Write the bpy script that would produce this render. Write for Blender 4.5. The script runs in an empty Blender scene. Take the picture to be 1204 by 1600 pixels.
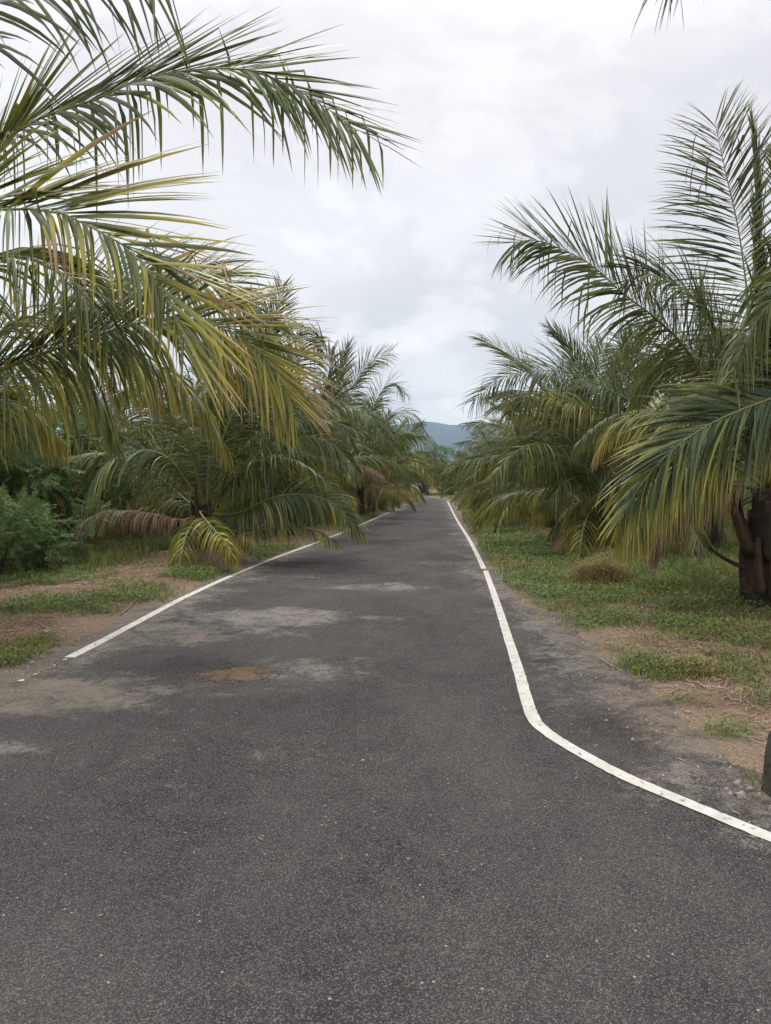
import bpy, math, random
import numpy as np
from mathutils import Vector, Matrix, Euler, noise as mnoise

R = math.radians
scene = bpy.context.scene
DENOISE = True
COL = scene.collection
rng = np.random.default_rng(11)
random.seed(11)
UP = np.array([0.0, 0.0, 1.0])

# ------------------------------------------------------------------ camera
FPX, IW, IH, CAMH = 1190.0, 1204.0, 1600.0, 1.55
cam_d = bpy.data.cameras.new('camera')
cam = bpy.data.objects.new('camera', cam_d)
COL.objects.link(cam)
cam_d.sensor_fit = 'VERTICAL'
cam_d.sensor_height = 24.0
cam_d.lens = 24.0 * FPX / IH
cam_d.clip_start = 0.05
cam_d.clip_end = 20000
cam.location = (0, 0, CAMH)
YAW = math.atan(109 / FPX)
PITCH = math.atan(45 / FPX)
cam.rotation_euler = (R(90) - PITCH, 0, YAW)
scene.camera = cam
CM = Euler(cam.rotation_euler).to_matrix()


def ray(px, py):
    return CM @ Vector(((px - IW / 2) / FPX, -(py - IH / 2) / FPX, -1.0))


def at(px, py, y):
    """the place at distance y (metres along the road) seen at a photo pixel"""
    d = ray(px, py)
    return np.array((d.x * y / d.y, y, CAMH + d.z * y / d.y))


def gnd(px, py, z=0.0):
    d = ray(px, py)
    k = (z - CAMH) / d.z
    return np.array((d.x * k, d.y * k, z))


# ------------------------------------------------------------------ helpers
def tag(o, label=None, cat=None, group=None, kind=None):
    if label: o['label'] = label
    if cat: o['category'] = cat
    if group: o['group'] = group
    if kind: o['kind'] = kind
    return o


def mesh_np(name, verts, quads=None, tris=None, attr=None, mats=(), smooth=False, matidx=None):
    me = bpy.data.meshes.new(name)
    verts = np.asarray(verts, dtype=np.float32)
    me.vertices.add(len(verts))
    me.vertices.foreach_set('co', verts.ravel())
    nq = 0 if quads is None else len(quads)
    nt = 0 if tris is None else len(tris)
    loops = []
    if nq: loops.append(np.asarray(quads, dtype=np.int32).ravel())
    if nt: loops.append(np.asarray(tris, dtype=np.int32).ravel())
    loops = np.concatenate(loops)
    me.loops.add(len(loops))
    me.loops.foreach_set('vertex_index', loops)
    me.polygons.add(nq + nt)
    st = np.concatenate([np.arange(nq) * 4, nq * 4 + np.arange(nt) * 3]).astype(np.int32)
    me.polygons.foreach_set('loop_start', st)
    if smooth:
        me.polygons.foreach_set('use_smooth', np.ones(nq + nt, dtype=bool))
    for m in mats: me.materials.append(m)
    if matidx is not None:
        me.polygons.foreach_set('material_index', np.asarray(matidx, dtype=np.int32))
    if attr:
        for k, a in attr.items():
            a = np.asarray(a, dtype=np.float32)
            if a.ndim == 1:
                at_ = me.attributes.new(k, 'FLOAT', 'POINT')
                at_.data.foreach_set('value', a)
            else:
                if a.shape[1] == 3:
                    a = np.concatenate([a, np.ones((len(a), 1), np.float32)], 1)
                at_ = me.attributes.new(k, 'FLOAT_COLOR', 'POINT')
                at_.data.foreach_set('color', a.ravel())
    me.update(calc_edges=True)
    me.validate()
    return me


def link(name, me, parent=None, loc=(0, 0, 0), rot=(0, 0, 0), sc=1.0):
    o = bpy.data.objects.new(name, me)
    COL.objects.link(o)
    o.location = loc
    o.rotation_euler = rot
    if sc != 1.0: o.scale = (sc, sc, sc)
    if parent is not None: o.parent = parent
    return o


def empty(name, loc, rz=0.0):
    o = bpy.data.objects.new(name, None)
    o.empty_display_size = 0.3
    COL.objects.link(o)
    o.location = loc
    o.rotation_euler = (0, 0, rz)
    return o


class Geo:
    def __init__(s):
        s.v, s.q, s.t, s.a, s.n, s.mq, s.mt = [], [], [], [], 0, [], []

    def add(s, v, q=None, t=None, a=None, mi=0):
        v = np.asarray(v, float).reshape(-1, 3)
        if q is not None and len(q):
            s.q.append(np.asarray(q) + s.n); s.mq.append(np.full(len(q), mi))
        if t is not None and len(t):
            s.t.append(np.asarray(t) + s.n); s.mt.append(np.full(len(t), mi))
        s.v.append(v)
        if a is None: a = np.zeros((len(v), 3))
        a = np.asarray(a, float)
        if a.ndim == 1: a = np.tile(a, (len(v), 1))
        s.a.append(a)
        s.n += len(v)

    def mesh(s, name, mats, smooth=False):
        q = np.concatenate(s.q) if s.q else None
        t = np.concatenate(s.t) if s.t else None
        mi = np.concatenate(s.mq + s.mt)
        return mesh_np(name, np.concatenate(s.v), q, t, {'tint': np.concatenate(s.a)}, mats, smooth, mi)


def norm(v):
    return v / np.maximum(np.linalg.norm(v, axis=-1, keepdims=True), 1e-9)


def catmull(pts, n):
    pts = np.asarray(pts, float)
    p = np.vstack([2 * pts[0] - pts[1], pts, 2 * pts[-1] - pts[-2]])
    out = []
    for i in range(1, len(p) - 2):
        p0, p1, p2, p3 = p[i - 1:i + 3]
        t = np.linspace(0, 1, 24, endpoint=False)[:, None]
        out.append(0.5 * (2 * p1 + (p2 - p0) * t + (2 * p0 - 5 * p1 + 4 * p2 - p3) * t ** 2 + (-p0 + 3 * p1 - 3 * p2 + p3) * t ** 3))
    out = np.vstack(out + [pts[-1][None]])
    d = np.concatenate([[0], np.cumsum(np.linalg.norm(np.diff(out, axis=0), axis=1))])
    s = np.linspace(0, d[-1], n)
    return np.stack([np.interp(s, d, out[:, k]) for k in range(3)], 1), d[-1]


def tube(g, pts, rad, sides=7, a=None, mi=0, flat=1.0, caps=True):
    pts = np.asarray(pts, float)
    rad = np.broadcast_to(np.asarray(rad, float), (len(pts),))
    T = norm(np.gradient(pts, axis=0))
    ref = np.array([0, 0, 1.0]) if abs(T[0][2]) < 0.9 else np.array([1.0, 0, 0])
    S = norm(np.cross(T, ref)); N = norm(np.cross(S, T))
    th = np.arange(sides) * 2 * math.pi / sides
    v = pts[:, None] + rad[:, None, None] * (np.cos(th)[None, :, None] * S[:, None] + flat * np.sin(th)[None, :, None] * N[:, None])
    n = len(pts)
    q = []
    for i in range(n - 1):
        for k in range(sides):
            q.append((i * sides + k, i * sides + (k + 1) % sides, (i + 1) * sides + (k + 1) % sides, (i + 1) * sides + k))
    vv = v.reshape(-1, 3)
    t = []
    if caps:
        vv = np.vstack([vv, pts[:1], pts[-1:]])
        c0, c1 = n * sides, n * sides + 1
        for k in range(sides):
            t.append((c0, (k + 1) % sides, k))
            t.append((c1, (n - 1) * sides + k, (n - 1) * sides + (k + 1) % sides))
    g.add(vv, q, t, a, mi)


# value noise on numpy arrays
_perm = np.random.default_rng(5).random((256, 256))


def vnoise(x, y, sc=1.0, seed=0):
    x = np.asarray(x, float) * sc + seed * 17.3; y = np.asarray(y, float) * sc + seed * 9.1
    xi = np.floor(x).astype(int); yi = np.floor(y).astype(int)
    fx = x - xi; fy = y - yi
    fx = fx * fx * (3 - 2 * fx); fy = fy * fy * (3 - 2 * fy)
    P = lambda a, b: _perm[a % 256, b % 256]
    return (P(xi, yi) * (1 - fx) + P(xi + 1, yi) * fx) * (1 - fy) + (P(xi, yi + 1) * (1 - fx) + P(xi + 1, yi + 1) * fx) * fy


def fbm(x, y, sc=1.0, o=4, seed=0):
    r, a, t = 0, 1, 0
    for k in range(o):
        r = r + a * vnoise(x, y, sc * 2 ** k, seed + k * 3); t += a; a *= 0.5
    return r / t


def sstep(x, a, b):
    t = np.clip((x - a) / (b - a), 0, 1)
    return t * t * (3 - 2 * t)


# ------------------------------------------------------------------ materials
def new_mat(name):
    m = bpy.data.materials.new(name)
    m.use_nodes = True
    nt = m.node_tree
    for n in list(nt.nodes): nt.nodes.remove(n)
    out = nt.nodes.new('ShaderNodeOutputMaterial')
    return m, nt, out


class NT:
    def __init__(s, nt): s.nt = nt

    def n(s, typ, **kw):
        nd = s.nt.nodes.new(typ)
        for k, v in kw.items():
            if k.startswith('i_'):
                key = k[2:]
                key = int(key) if key.isdigit() else key.replace('_', ' ')
                s.set(nd.inputs[key], v)
            else:
                setattr(nd, k, v)
        return nd

    def set(s, inp, v):
        if hasattr(v, 'is_linked') or isinstance(v, bpy.types.NodeSocket):
            s.nt.links.new(v, inp)
        else:
            inp.default_value = v

    def math(s, op, a, b=0.0, c=None, clamp=False):
        nd = s.nt.nodes.new('ShaderNodeMath'); nd.operation = op; nd.use_clamp = clamp
        s.set(nd.inputs[0], a); s.set(nd.inputs[1], b)
        if c is not None: s.set(nd.inputs[2], c)
        return nd.outputs[0]

    def mix(s, f, a, b, blend='MIX'):
        nd = s.nt.nodes.new('ShaderNodeMix'); nd.data_type = 'RGBA'; nd.blend_type = blend
        s.set(nd.inputs[0], f)
        for i, v in ((6, a), (7, b)):
            s.set(nd.inputs[i], v if not (isinstance(v, tuple) and len(v) == 3) else (*v, 1))
        return nd.outputs[2]

    def noise(s, vec, scale, detail=3.0, rough=0.55, dist=0.0):
        nd = s.nt.nodes.new('ShaderNodeTexNoise')
        if vec is not None: s.set(nd.inputs['Vector'], vec)
        nd.inputs['Scale'].default_value = scale; nd.inputs['Detail'].default_value = detail
        nd.inputs['Roughness'].default_value = rough; nd.inputs['Distortion'].default_value = dist
        return nd.outputs['Fac']

    def ramp(s, f, lo, hi):
        nd = s.nt.nodes.new('ShaderNodeMapRange'); nd.interpolation_type = 'SMOOTHSTEP'
        s.set(nd.inputs[0], f); nd.inputs[1].default_value = lo; nd.inputs[2].default_value = hi
        return nd.outputs[0]

    def L(s, a, b): s.nt.links.new(a, b)


def leaf_material(name, g1, g2, yel, brn, transl=0.3, rough=0.42, spec=0.4):
    """tint attribute: R = along the leaflet, G = how dry the leaflet is, B = random"""
    m, nt, out = new_mat(name); k = NT(nt)
    a = k.n('ShaderNodeAttribute', attribute_name='tint')
    sep = k.n('ShaderNodeSeparateColor'); k.L(a.outputs['Color'], sep.inputs[0])
    v, d, r = sep.outputs[0], sep.outputs[1], sep.outputs[2]
    oi = k.n('ShaderNodeObjectInfo')
    geo = k.n('ShaderNodeNewGeometry')
    nz = k.noise(geo.outputs['Position'], 3.0, 2.0)
    rr = k.math('ADD', k.math('MULTIPLY', r, 0.65), k.math('MULTIPLY', oi.outputs['Random'], 0.35))
    rr = k.math('POWER', rr, 1.3)
    col = k.mix(rr, g1, g2)
    t1 = k.math('ADD', k.math('MULTIPLY', v, 0.62), k.math('MULTIPLY', d, 1.5))
    t1 = k.math('ADD', t1, k.math('MULTIPLY', nz, 0.35))
    col = k.mix(k.ramp(t1, 0.80, 1.45), col, yel)
    nz2 = k.noise(geo.outputs['Position'], 14.0, 3.0)
    t2 = k.math('ADD', k.math('ADD', k.math('MULTIPLY', v, 0.8), k.math('MULTIPLY', d, 1.45)), k.math('MULTIPLY', nz2, 0.35))
    col = k.mix(k.ramp(t2, 1.42, 1.72), col, brn)
    nz3 = k.noise(geo.outputs['Position'], 40.0, 2.0)
    col = k.mix(k.math('MULTIPLY', k.ramp(nz3, 0.62, 0.72), 0.5), col, brn)
    pb = k.n('ShaderNodeBsdfPrincipled', i_Roughness=rough)
    pb.inputs['Specular IOR Level'].default_value = spec
    k.L(col, pb.inputs['Base Color'])
    tr = k.n('ShaderNodeBsdfTranslucent')
    k.L(k.mix(0.35, col, yel), tr.inputs['Color'])
    mx = k.n('ShaderNodeMixShader', i_0=transl)
    k.L(pb.outputs[0], mx.inputs[1]); k.L(tr.outputs[0], mx.inputs[2])
    k.L(mx.outputs[0], out.inputs[0])
    return m


M = {}
M['frond'] = leaf_material('frond_leaf', (0.011, 0.031, 0.011), (0.20, 0.25, 0.085), (0.42, 0.37, 0.06), (0.36, 0.24, 0.13), 0.17, 0.34, 0.30)
M['frond_dead'] = leaf_material('frond_dead', (0.30, 0.21, 0.155), (0.46, 0.34, 0.26), (0.32, 0.215, 0.14), (0.15, 0.085, 0.055), 0.22, 0.6, 0.25)
M['bush'] = leaf_material('bush_leaf', (0.055, 0.11, 0.032), (0.16, 0.225, 0.075), (0.17, 0.2, 0.05), (0.18, 0.12, 0.05), 0.25, 0.5, 0.2)
M['grass'] = leaf_material('grass_blade', (0.075, 0.125, 0.03), (0.19, 0.24, 0.075), (0.30, 0.26, 0.09), (0.28, 0.19, 0.10), 0.22, 0.55, 0.15)
M['weed'] = leaf_material('weed_leaf', (0.075, 0.125, 0.032), (0.21, 0.27, 0.085), (0.2, 0.21, 0.06), (0.2, 0.13, 0.06), 0.22, 0.55, 0.15)


def simple_mat(name, c1, c2, scale=6.0, rough=0.8, bump=0.3, spec=0.3, c3=None, s3=30.0, stretch=None):
    m, nt, out = new_mat(name); k = NT(nt)
    tc = k.n('ShaderNodeTexCoord')
    vec = tc.outputs['Object']
    if stretch:
        mp = k.n('ShaderNodeMapping'); k.L(vec, mp.inputs[0]); mp.inputs['Scale'].default_value = stretch; vec = mp.outputs[0]
    f = k.noise(vec, scale, 5.0, 0.6)
    col = k.mix(k.ramp(f, 0.3, 0.7), c1, c2)
    f3 = k.noise(vec, s3, 3.0, 0.6)
    if c3: col = k.mix(k.ramp(f3, 0.55, 0.7), col, c3)
    pb = k.n('ShaderNodeBsdfPrincipled', i_Roughness=rough)
    pb.inputs['Specular IOR Level'].default_value = spec
    k.L(col, pb.inputs['Base Color'])
    bp = k.n('ShaderNodeBump', i_Strength=bump, i_Distance=0.02)
    k.L(f3, bp.inputs['Height']); k.L(bp.outputs[0], pb.inputs['Normal'])
    k.L(pb.outputs[0], out.inputs[0])
    return m


M['midrib'] = simple_mat('midrib', (0.16, 0.17, 0.04), (0.24, 0.2, 0.06), 3.0, 0.45, 0.1, 0.4, (0.16, 0.09, 0.04), 9.0)
M['midrib_dead'] = simple_mat('midrib_dead', (0.17, 0.1, 0.06), (0.25, 0.15, 0.09), 3.0, 0.6, 0.1)
M['trunk'] = simple_mat('palm_trunk', (0.028, 0.020, 0.016), (0.075, 0.052, 0.038), 5.0, 0.9, 0.8, 0.2, (0.03, 0.02, 0.016), 22.0, (1, 1, 3))
M['fibre'] = simple_mat('leaf_base', (0.032, 0.022, 0.016), (0.085, 0.056, 0.036), 4.0, 0.85, 0.6, 0.2, (0.05, 0.03, 0.02), 26.0)
M['bark'] = simple_mat('bark', (0.08, 0.06, 0.045), (0.16, 0.125, 0.095), 6.0, 0.9, 0.8, 0.2)
M['stone'] = simple_mat('stone', (0.2, 0.18, 0.16), (0.34, 0.31, 0.28), 14.0, 0.85, 0.5, 0.3, (0.13, 0.11, 0.1), 60.0)
M['gravel'] = simple_mat('gravel', (0.13, 0.11, 0.095), (0.33, 0.28, 0.23), 40.0, 0.9, 0.2, 0.2)
M['post'] = simple_mat('weathered_post', (0.045, 0.042, 0.03), (0.085, 0.078, 0.058), 7.0, 0.9, 0.7, 0.2, (0.05, 0.055, 0.03), 30.0)
M['soil'] = simple_mat('wet_soil', (0.085, 0.055, 0.03), (0.15, 0.10, 0.058), 18.0, 0.85, 1.0, 0.3, (0.07, 0.04, 0.018), 55.0)
M['twig'] = simple_mat('dry_twig', (0.22, 0.16, 0.11), (0.32, 0.25, 0.18), 12.0, 0.8, 0.2)


def asphalt_mat():
    m, nt, out = new_mat('asphalt'); k = NT(nt)
    geo = k.n('ShaderNodeNewGeometry'); P = geo.outputs['Position']
    at1 = k.n('ShaderNodeAttribute', attribute_name='sand').outputs['Fac']
    at2 = k.n('ShaderNodeAttribute', attribute_name='stain').outputs['Fac']
    at3 = k.n('ShaderNodeAttribute', attribute_name='brown').outputs['Fac']
    vo = k.n('ShaderNodeTexVoronoi', i_Scale=250.0); k.L(P, vo.inputs['Vector'])
    sp = k.n('ShaderNodeSeparateColor'); k.L(vo.outputs['Color'], sp.inputs[0])
    rnd = sp.outputs[0]
    mpw = k.n('ShaderNodeMapping'); k.L(P, mpw.inputs[0]); mpw.inputs['Scale'].default_value = (1.0, 0.45, 1.0)
    big = k.noise(mpw.outputs[0], 0.8, 5.0, 0.62)
    mid = k.noise(P, 5.0, 4.0, 0.65)
    base = k.mix(k.ramp(big, 0.36, 0.64), (0.030, 0.028, 0.0275), (0.066, 0.060, 0.0565))
    base = k.mix(k.math('MULTIPLY', k.ramp(mid, 0.35, 0.75), 0.5), base, (0.078, 0.071, 0.066))
    base = k.mix(k.ramp(rnd, 0.0, 0.5), k.mix(0.55, base, (0.018, 0.017, 0.018)), base)
    st = k.math('MULTIPLY', k.ramp(rnd, 0.66, 0.95), 0.75)
    stcol = k.mix(sp.outputs[1], (0.125, 0.114, 0.104), (0.24, 0.214, 0.19))
    base = k.mix(st, base, stcol)
    # pale pebbles
    vo2 = k.n('ShaderNodeTexVoronoi', i_Scale=38.0); k.L(P, vo2.inputs['Vector'])
    sp2 = k.n('ShaderNodeSeparateColor'); k.L(vo2.outputs['Color'], sp2.inputs[0])
    peb = k.math('MULTIPLY', k.math('GREATER_THAN', sp2.outputs[2], 0.992), k.ramp(vo2.outputs['Distance'], 0.2, 0.12))
    base = k.mix(peb, base, (0.36, 0.33, 0.3))
    base = k.mix(k.math('MULTIPLY', at2, 0.75), base, (0.016, 0.016, 0.017))
    # blown sand: broken up by the texture of the stones
    fn = k.noise(P, 75.0, 4.0, 0.75)
    fn2 = k.noise(P, 3.2, 4.0, 0.65, 0.6)
    s = k.math('ADD', at1, k.math('MULTIPLY', k.math('SUBTRACT', fn, 0.5), 1.7))
    s = k.math('ADD', s, k.math('MULTIPLY', k.math('SUBTRACT', fn2, 0.5), 1.2))
    fn4 = k.noise(P, 13.0, 6.0, 0.72, 0.8)
    s = k.math('ADD', s, k.math('MULTIPLY', k.math('SUBTRACT', fn4, 0.5), 1.3))
    sf = k.math('MULTIPLY', k.ramp(s, 0.22, 0.85), 0.92)
    sandc = k.mix(at3, (0.23, 0.21, 0.18), (0.19, 0.15, 0.11))
    col = k.mix(sf, base, sandc)
    pb = k.n('ShaderNodeBsdfPrincipled', i_Roughness=0.85)
    pb.inputs['Specular IOR Level'].default_value = 0.12
    k.L(col, pb.inputs['Base Color'])
    h = k.math('ADD', k.math('MULTIPLY', vo.outputs['Distance'], -0.7), k.math('MULTIPLY', fn, 0.4))
    bp = k.n('ShaderNodeBump', i_Strength=0.9, i_Distance=0.006); k.L(h, bp.inputs['Height'])
    k.L(bp.outputs[0], pb.inputs['Normal'])
    k.L(pb.outputs[0], out.inputs[0])
    return m


def ground_mat():
    m, nt, out = new_mat('earth'); k = NT(nt)
    geo = k.n('ShaderNodeNewGeometry'); P = geo.outputs['Position']
    gr = k.n('ShaderNodeAttribute', attribute_name='green').outputs['Fac']
    sa = k.n('ShaderNodeAttribute', attribute_name='sand').outputs['Fac']
    n1 = k.noise(P, 1.3, 5.0, 0.65); n2 = k.noise(P, 9.0, 5.0, 0.7); n3 = k.noise(P, 55.0, 3.0, 0.7)
    col = k.mix(k.ramp(n1, 0.3, 0.7), (0.15, 0.088, 0.055), (0.215, 0.145, 0.098))
    col = k.mix(k.math('MULTIPLY', k.ramp(n2, 0.5, 0.72), 0.7), col, (0.085, 0.048, 0.032))
    col = k.mix(k.math('MULTIPLY', k.ramp(n3, 0.50, 0.66), 0.7), col, (0.29, 0.22, 0.16))
    s = k.math('ADD', sa, k.math('MULTIPLY', k.math('SUBTRACT', n2, 0.5), 0.9))
    col = k.mix(k.math('MULTIPLY', k.ramp(s, 0.3, 0.95), 0.8), col, k.mix(k.ramp(n3, 0.3, 0.7), (0.15, 0.105, 0.07), (0.29, 0.22, 0.158)))
    gcol = k.mix(k.ramp(n2, 0.35, 0.65), (0.06, 0.075, 0.028), (0.15, 0.135, 0.065))
    g2 = k.math('ADD', gr, k.math('MULTIPLY', k.math('SUBTRACT', n2, 0.5), 0.7))
    col = k.mix(k.math('MULTIPLY', k.ramp(g2, 0.2, 0.8), 0.85), col, gcol)
    pb = k.n('ShaderNodeBsdfPrincipled', i_Roughness=0.95)
    pb.inputs['Specular IOR Level'].default_value = 0.15
    k.L(col, pb.inputs['Base Color'])
    bp = k.n('ShaderNodeBump', i_Strength=0.8, i_Distance=0.03)
    k.L(k.math('ADD', n3, k.math('MULTIPLY', n2, 1.2)), bp.inputs['Height']); k.L(bp.outputs[0], pb.inputs['Normal'])
    k.L(pb.outputs[0], out.inputs[0])
    return m


def paint_mat():
    m, nt, out = new_mat('line_paint'); k = NT(nt)
    geo = k.n('ShaderNodeNewGeometry'); P = geo.outputs['Position']
    n1 = k.noise(P, 7.0, 5.0, 0.7); n2 = k.noise(P, 90.0, 3.0, 0.7); n3 = k.noise(P, 22.0, 4.0, 0.7)
    col = k.mix(k.ramp(n1, 0.35, 0.75), (0.53, 0.505, 0.46), (0.38, 0.35, 0.30))
    col = k.mix(k.math('MULTIPLY', k.ramp(n2, 0.55, 0.75), 0.35), col, (0.36, 0.33, 0.29))
    wear = k.ramp(k.math('ADD', n3, k.math('MULTIPLY', n2, 0.3)), 0.74, 0.81)
    col = k.mix(k.math('MULTIPLY', wear, 0.85), col, (0.075, 0.07, 0.065))
    pb = k.n('ShaderNodeBsdfPrincipled', i_Roughness=0.7)
    k.L(col, pb.inputs['Base Color'])
    bp = k.n('ShaderNodeBump', i_Strength=0.5, i_Distance=0.004); k.L(n2, bp.inputs['Height']); k.L(bp.outputs[0], pb.inputs['Normal'])
    k.L(pb.outputs[0], out.inputs[0])
    return m


M['asphalt'] = asphalt_mat()
M['earth'] = ground_mat()
M['paint'] = paint_mat()

# ------------------------------------------------------------------ asphalt outline (junction in front, lane running away)
PX_RIGHT = [(700, 786), (716, 810), (738, 840), (764, 893), (800, 925), (850, 965), (905, 1002), (960, 1050), (1010, 1090), (1080, 1140), (1140, 1196), (1204, 1262)]
PX_LEFT = [(616, 797), (560, 820), (490, 847), (395, 884), (325, 915), (232, 957), (172, 986), (100, 1021), (40, 1056), (0, 1072)]
right = [gnd(*p)[:2] for p in PX_RIGHT]
left = [gnd(*p)[:2] for p in PX_LEFT]
poly = [(-15.0, 106), (-17, 101), (-8, 92), (-4.3, 78), (-3.5, 62)] + [tuple(p) for p in left] + [(-4.2, 5.45), (-6, 5.3), (-9, 5.4), (-60, 6.5), (-60, -7), (60, -7), (60, 2.2), (9, 2.3), (4, 2.6), (2.4, 3.05)] + [tuple(p) for p in right[::-1]] + [(-0.75, 68), (-1.3, 78), (-3.6, 90), (-7, 99)]
poly = np.array(poly)


def road_dist(x, y):
    """signed distance to the asphalt outline, negative on the asphalt"""
    x = np.asarray(x, float); y = np.asarray(y, float)
    d = np.full(x.shape, 1e9); ins = np.zeros(x.shape, bool)
    n = len(poly)
    for i in range(n):
        ax, ay = poly[i]; bx, by = poly[(i + 1) % n]
        ex, ey = bx - ax, by - ay
        t = np.clip(((x - ax) * ex + (y - ay) * ey) / (ex * ex + ey * ey), 0, 1)
        d = np.minimum(d, np.hypot(x - ax - t * ex, y - ay - t * ey))
        c = ((ay > y) != (by > y)) & (x < (bx - ax) * (y - ay) / ((by - ay) if by != ay else 1e-9) + ax)
        ins ^= c
    return np.where(ins, -d, d)


def pxe(px, py, rx, ry, x, y, soft=0.5, seed=0, nz=0.5):
    """mask of an ellipse on the ground whose centre and radii are read in photo pixels"""
    c = gnd(px, py); d = c[1]
    rxm = rx * d / FPX; rym = max(0.04, ry * d * d / (FPX * CAMH))
    e = np.sqrt(((x - c[0]) / rxm) ** 2 + ((y - c[1]) / rym) ** 2)
    e = e + (fbm(x, y, 1.6 / max(rxm, rym) + 1.0, 4, seed) - 0.5) * nz * 2
    return 1 - sstep(e, 1 - soft, 1 + soft)


GREEN = [  # px, py, rx, ry, strength
    (820, 850, 110, 32, 1.0), (760, 815, 45, 20, 0.9), (960, 930, 190, 42, 1.0), (1130, 975, 150, 36, 1.0), (900, 900, 120, 40, 1.0),
    (1200, 1000, 110, 34, 0.9), (1170, 1060, 60, 24, 0.6), (1030, 1048, 58, 18, 0.9), (1135, 1148, 45, 14, 0.7), (1165, 1222, 36, 14, 1.0),
    (1060, 1098, 40, 9, 0.45), (945, 1020, 32, 8, 0.4), (1195, 1110, 50, 15, 0.6),
    (70, 955, 105, 17, 1.0), (205, 932, 75, 13, 1.0), (25, 1022, 50, 26, 1.0), (305, 899, 42, 11, 0.9), (70, 905, 100, 14, 0.9), (150, 862, 150, 16, 0.8),
    (20, 880, 60, 40, 0.9), (430, 862, 60, 12, 0.7), (560, 812, 60, 10, 0.9)]


def green_mask(x, y):
    d = road_dist(x, y)
    g = np.zeros_like(np.asarray(x, float))
    for i, (a, b, c, e, s) in enumerate(GREEN):
        g = np.maximum(g, s * pxe(a, b, c, e, x, y, 0.35, i, 0.55))
    far = sstep(d, 1.2, 4.5) * sstep(np.asarray(y, float), 14, 19)
    far = np.maximum(far, sstep(d, 2.0, 4.0) * sstep(y, 8.5, 11) * (np.asarray(x) > 0))
    far = np.maximum(far, sstep(d, 4.0, 6.0) * 0.8)
    far = np.maximum(far, sstep(d, 0.1, 0.6) * sstep(y, 26, 34))
    far = far * sstep(fbm(x, y, 0.8, 4, 40), 0.25, 0.5)
    g = np.maximum(g, far)
    return g * sstep(d, -0.05, 0.12)


def ground_z(x, y, d=None):
    x = np.asarray(x, float); y = np.asarray(y, float)
    if d is None: d = road_dist(x, y)
    d0 = d
    na = np.where(x < -1.5, 0.35, 1.0)
    d = d + na * ((fbm(x, y, 1.9, 3, 14) - 0.5) * 0.55 + (fbm(x, y, 7.0, 3, 15) - 0.5) * 0.25)
    z = -0.02 + 0.075 * sstep(d, -0.22, 0.9) + (fbm(x, y, 1.5, 4, 3) - 0.5) * 0.075 * sstep(d, -0.3, 0.4)
    z = z + (fbm(x, y, 0.35, 3, 8) - 0.5) * 0.22 * sstep(d, 0.5, 4)
    z = z + sstep(d0, 0.15, 0.9) * 0.20 * np.exp(-(((x + 5.0) / 1.1) ** 2 + ((y - 14.9) / 1.6) ** 2)) + 0.12 * np.exp(-(((x - 3.5) / 0.8) ** 2 + ((y - 9.0) / 0.8) ** 2))
    z = np.where((d < -0.5) | ((x < -1.5) & (d0 < -0.06)), -0.04, z)
    return z


def axis(step0, grow, lim):
    v = [0.0]; s = step0
    while v[-1] < lim:
        s = max(step0, grow * v[-1]); v.append(v[-1] + s)
    return np.array(v)


def grid_mesh(xs, ys):
    X, Y = np.meshgrid(xs, ys)
    ny, nx = X.shape
    idx = np.arange(ny * nx).reshape(ny, nx)
    q = np.stack([idx[:-1, :-1], idx[:-1, 1:], idx[1:, 1:], idx[1:, :-1]], -1).reshape(-1, 4)
    return X.ravel(), Y.ravel(), q


# ground: one sheet out to the horizon
ax = axis(0.11, 0.028, 4300)
xs = np.concatenate([-ax[:0:-1], ax]) - 0.8
ay = axis(0.11, 0.014, 4400)
ayn = axis(0.5, 0.25, 250)
ys = np.concatenate([-ayn[:0:-1], ay])
gx, gy, gq = grid_mesh(xs, ys)
gd = road_dist(gx, gy)
gz = ground_z(gx, gy, gd)
sand = (1 - sstep(gd, 0.0, 0.75)) * 0.9 + 0.55 * pxe(960, 1000, 120, 26, gx, gy, 0.5, 3) + 0.5 * pxe(1060, 1150, 80, 40, gx, gy, 0.5, 4) + 0.6 * pxe(215, 895, 90, 14, gx, gy, 0.5, 5) + 0.5 * pxe(130, 985, 40, 10, gx, gy, .5, 6)
grn = green_mask(gx, gy)
me = mesh_np('ground', np.stack([gx, gy, gz], 1), gq, None, {'green': grn, 'sand': np.clip(sand, 0, 1)}, [M['earth']], True)
tag(link('ground', me), 'bare brown earth and grass verges either side of the lane', None, None, 'structure')

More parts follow.
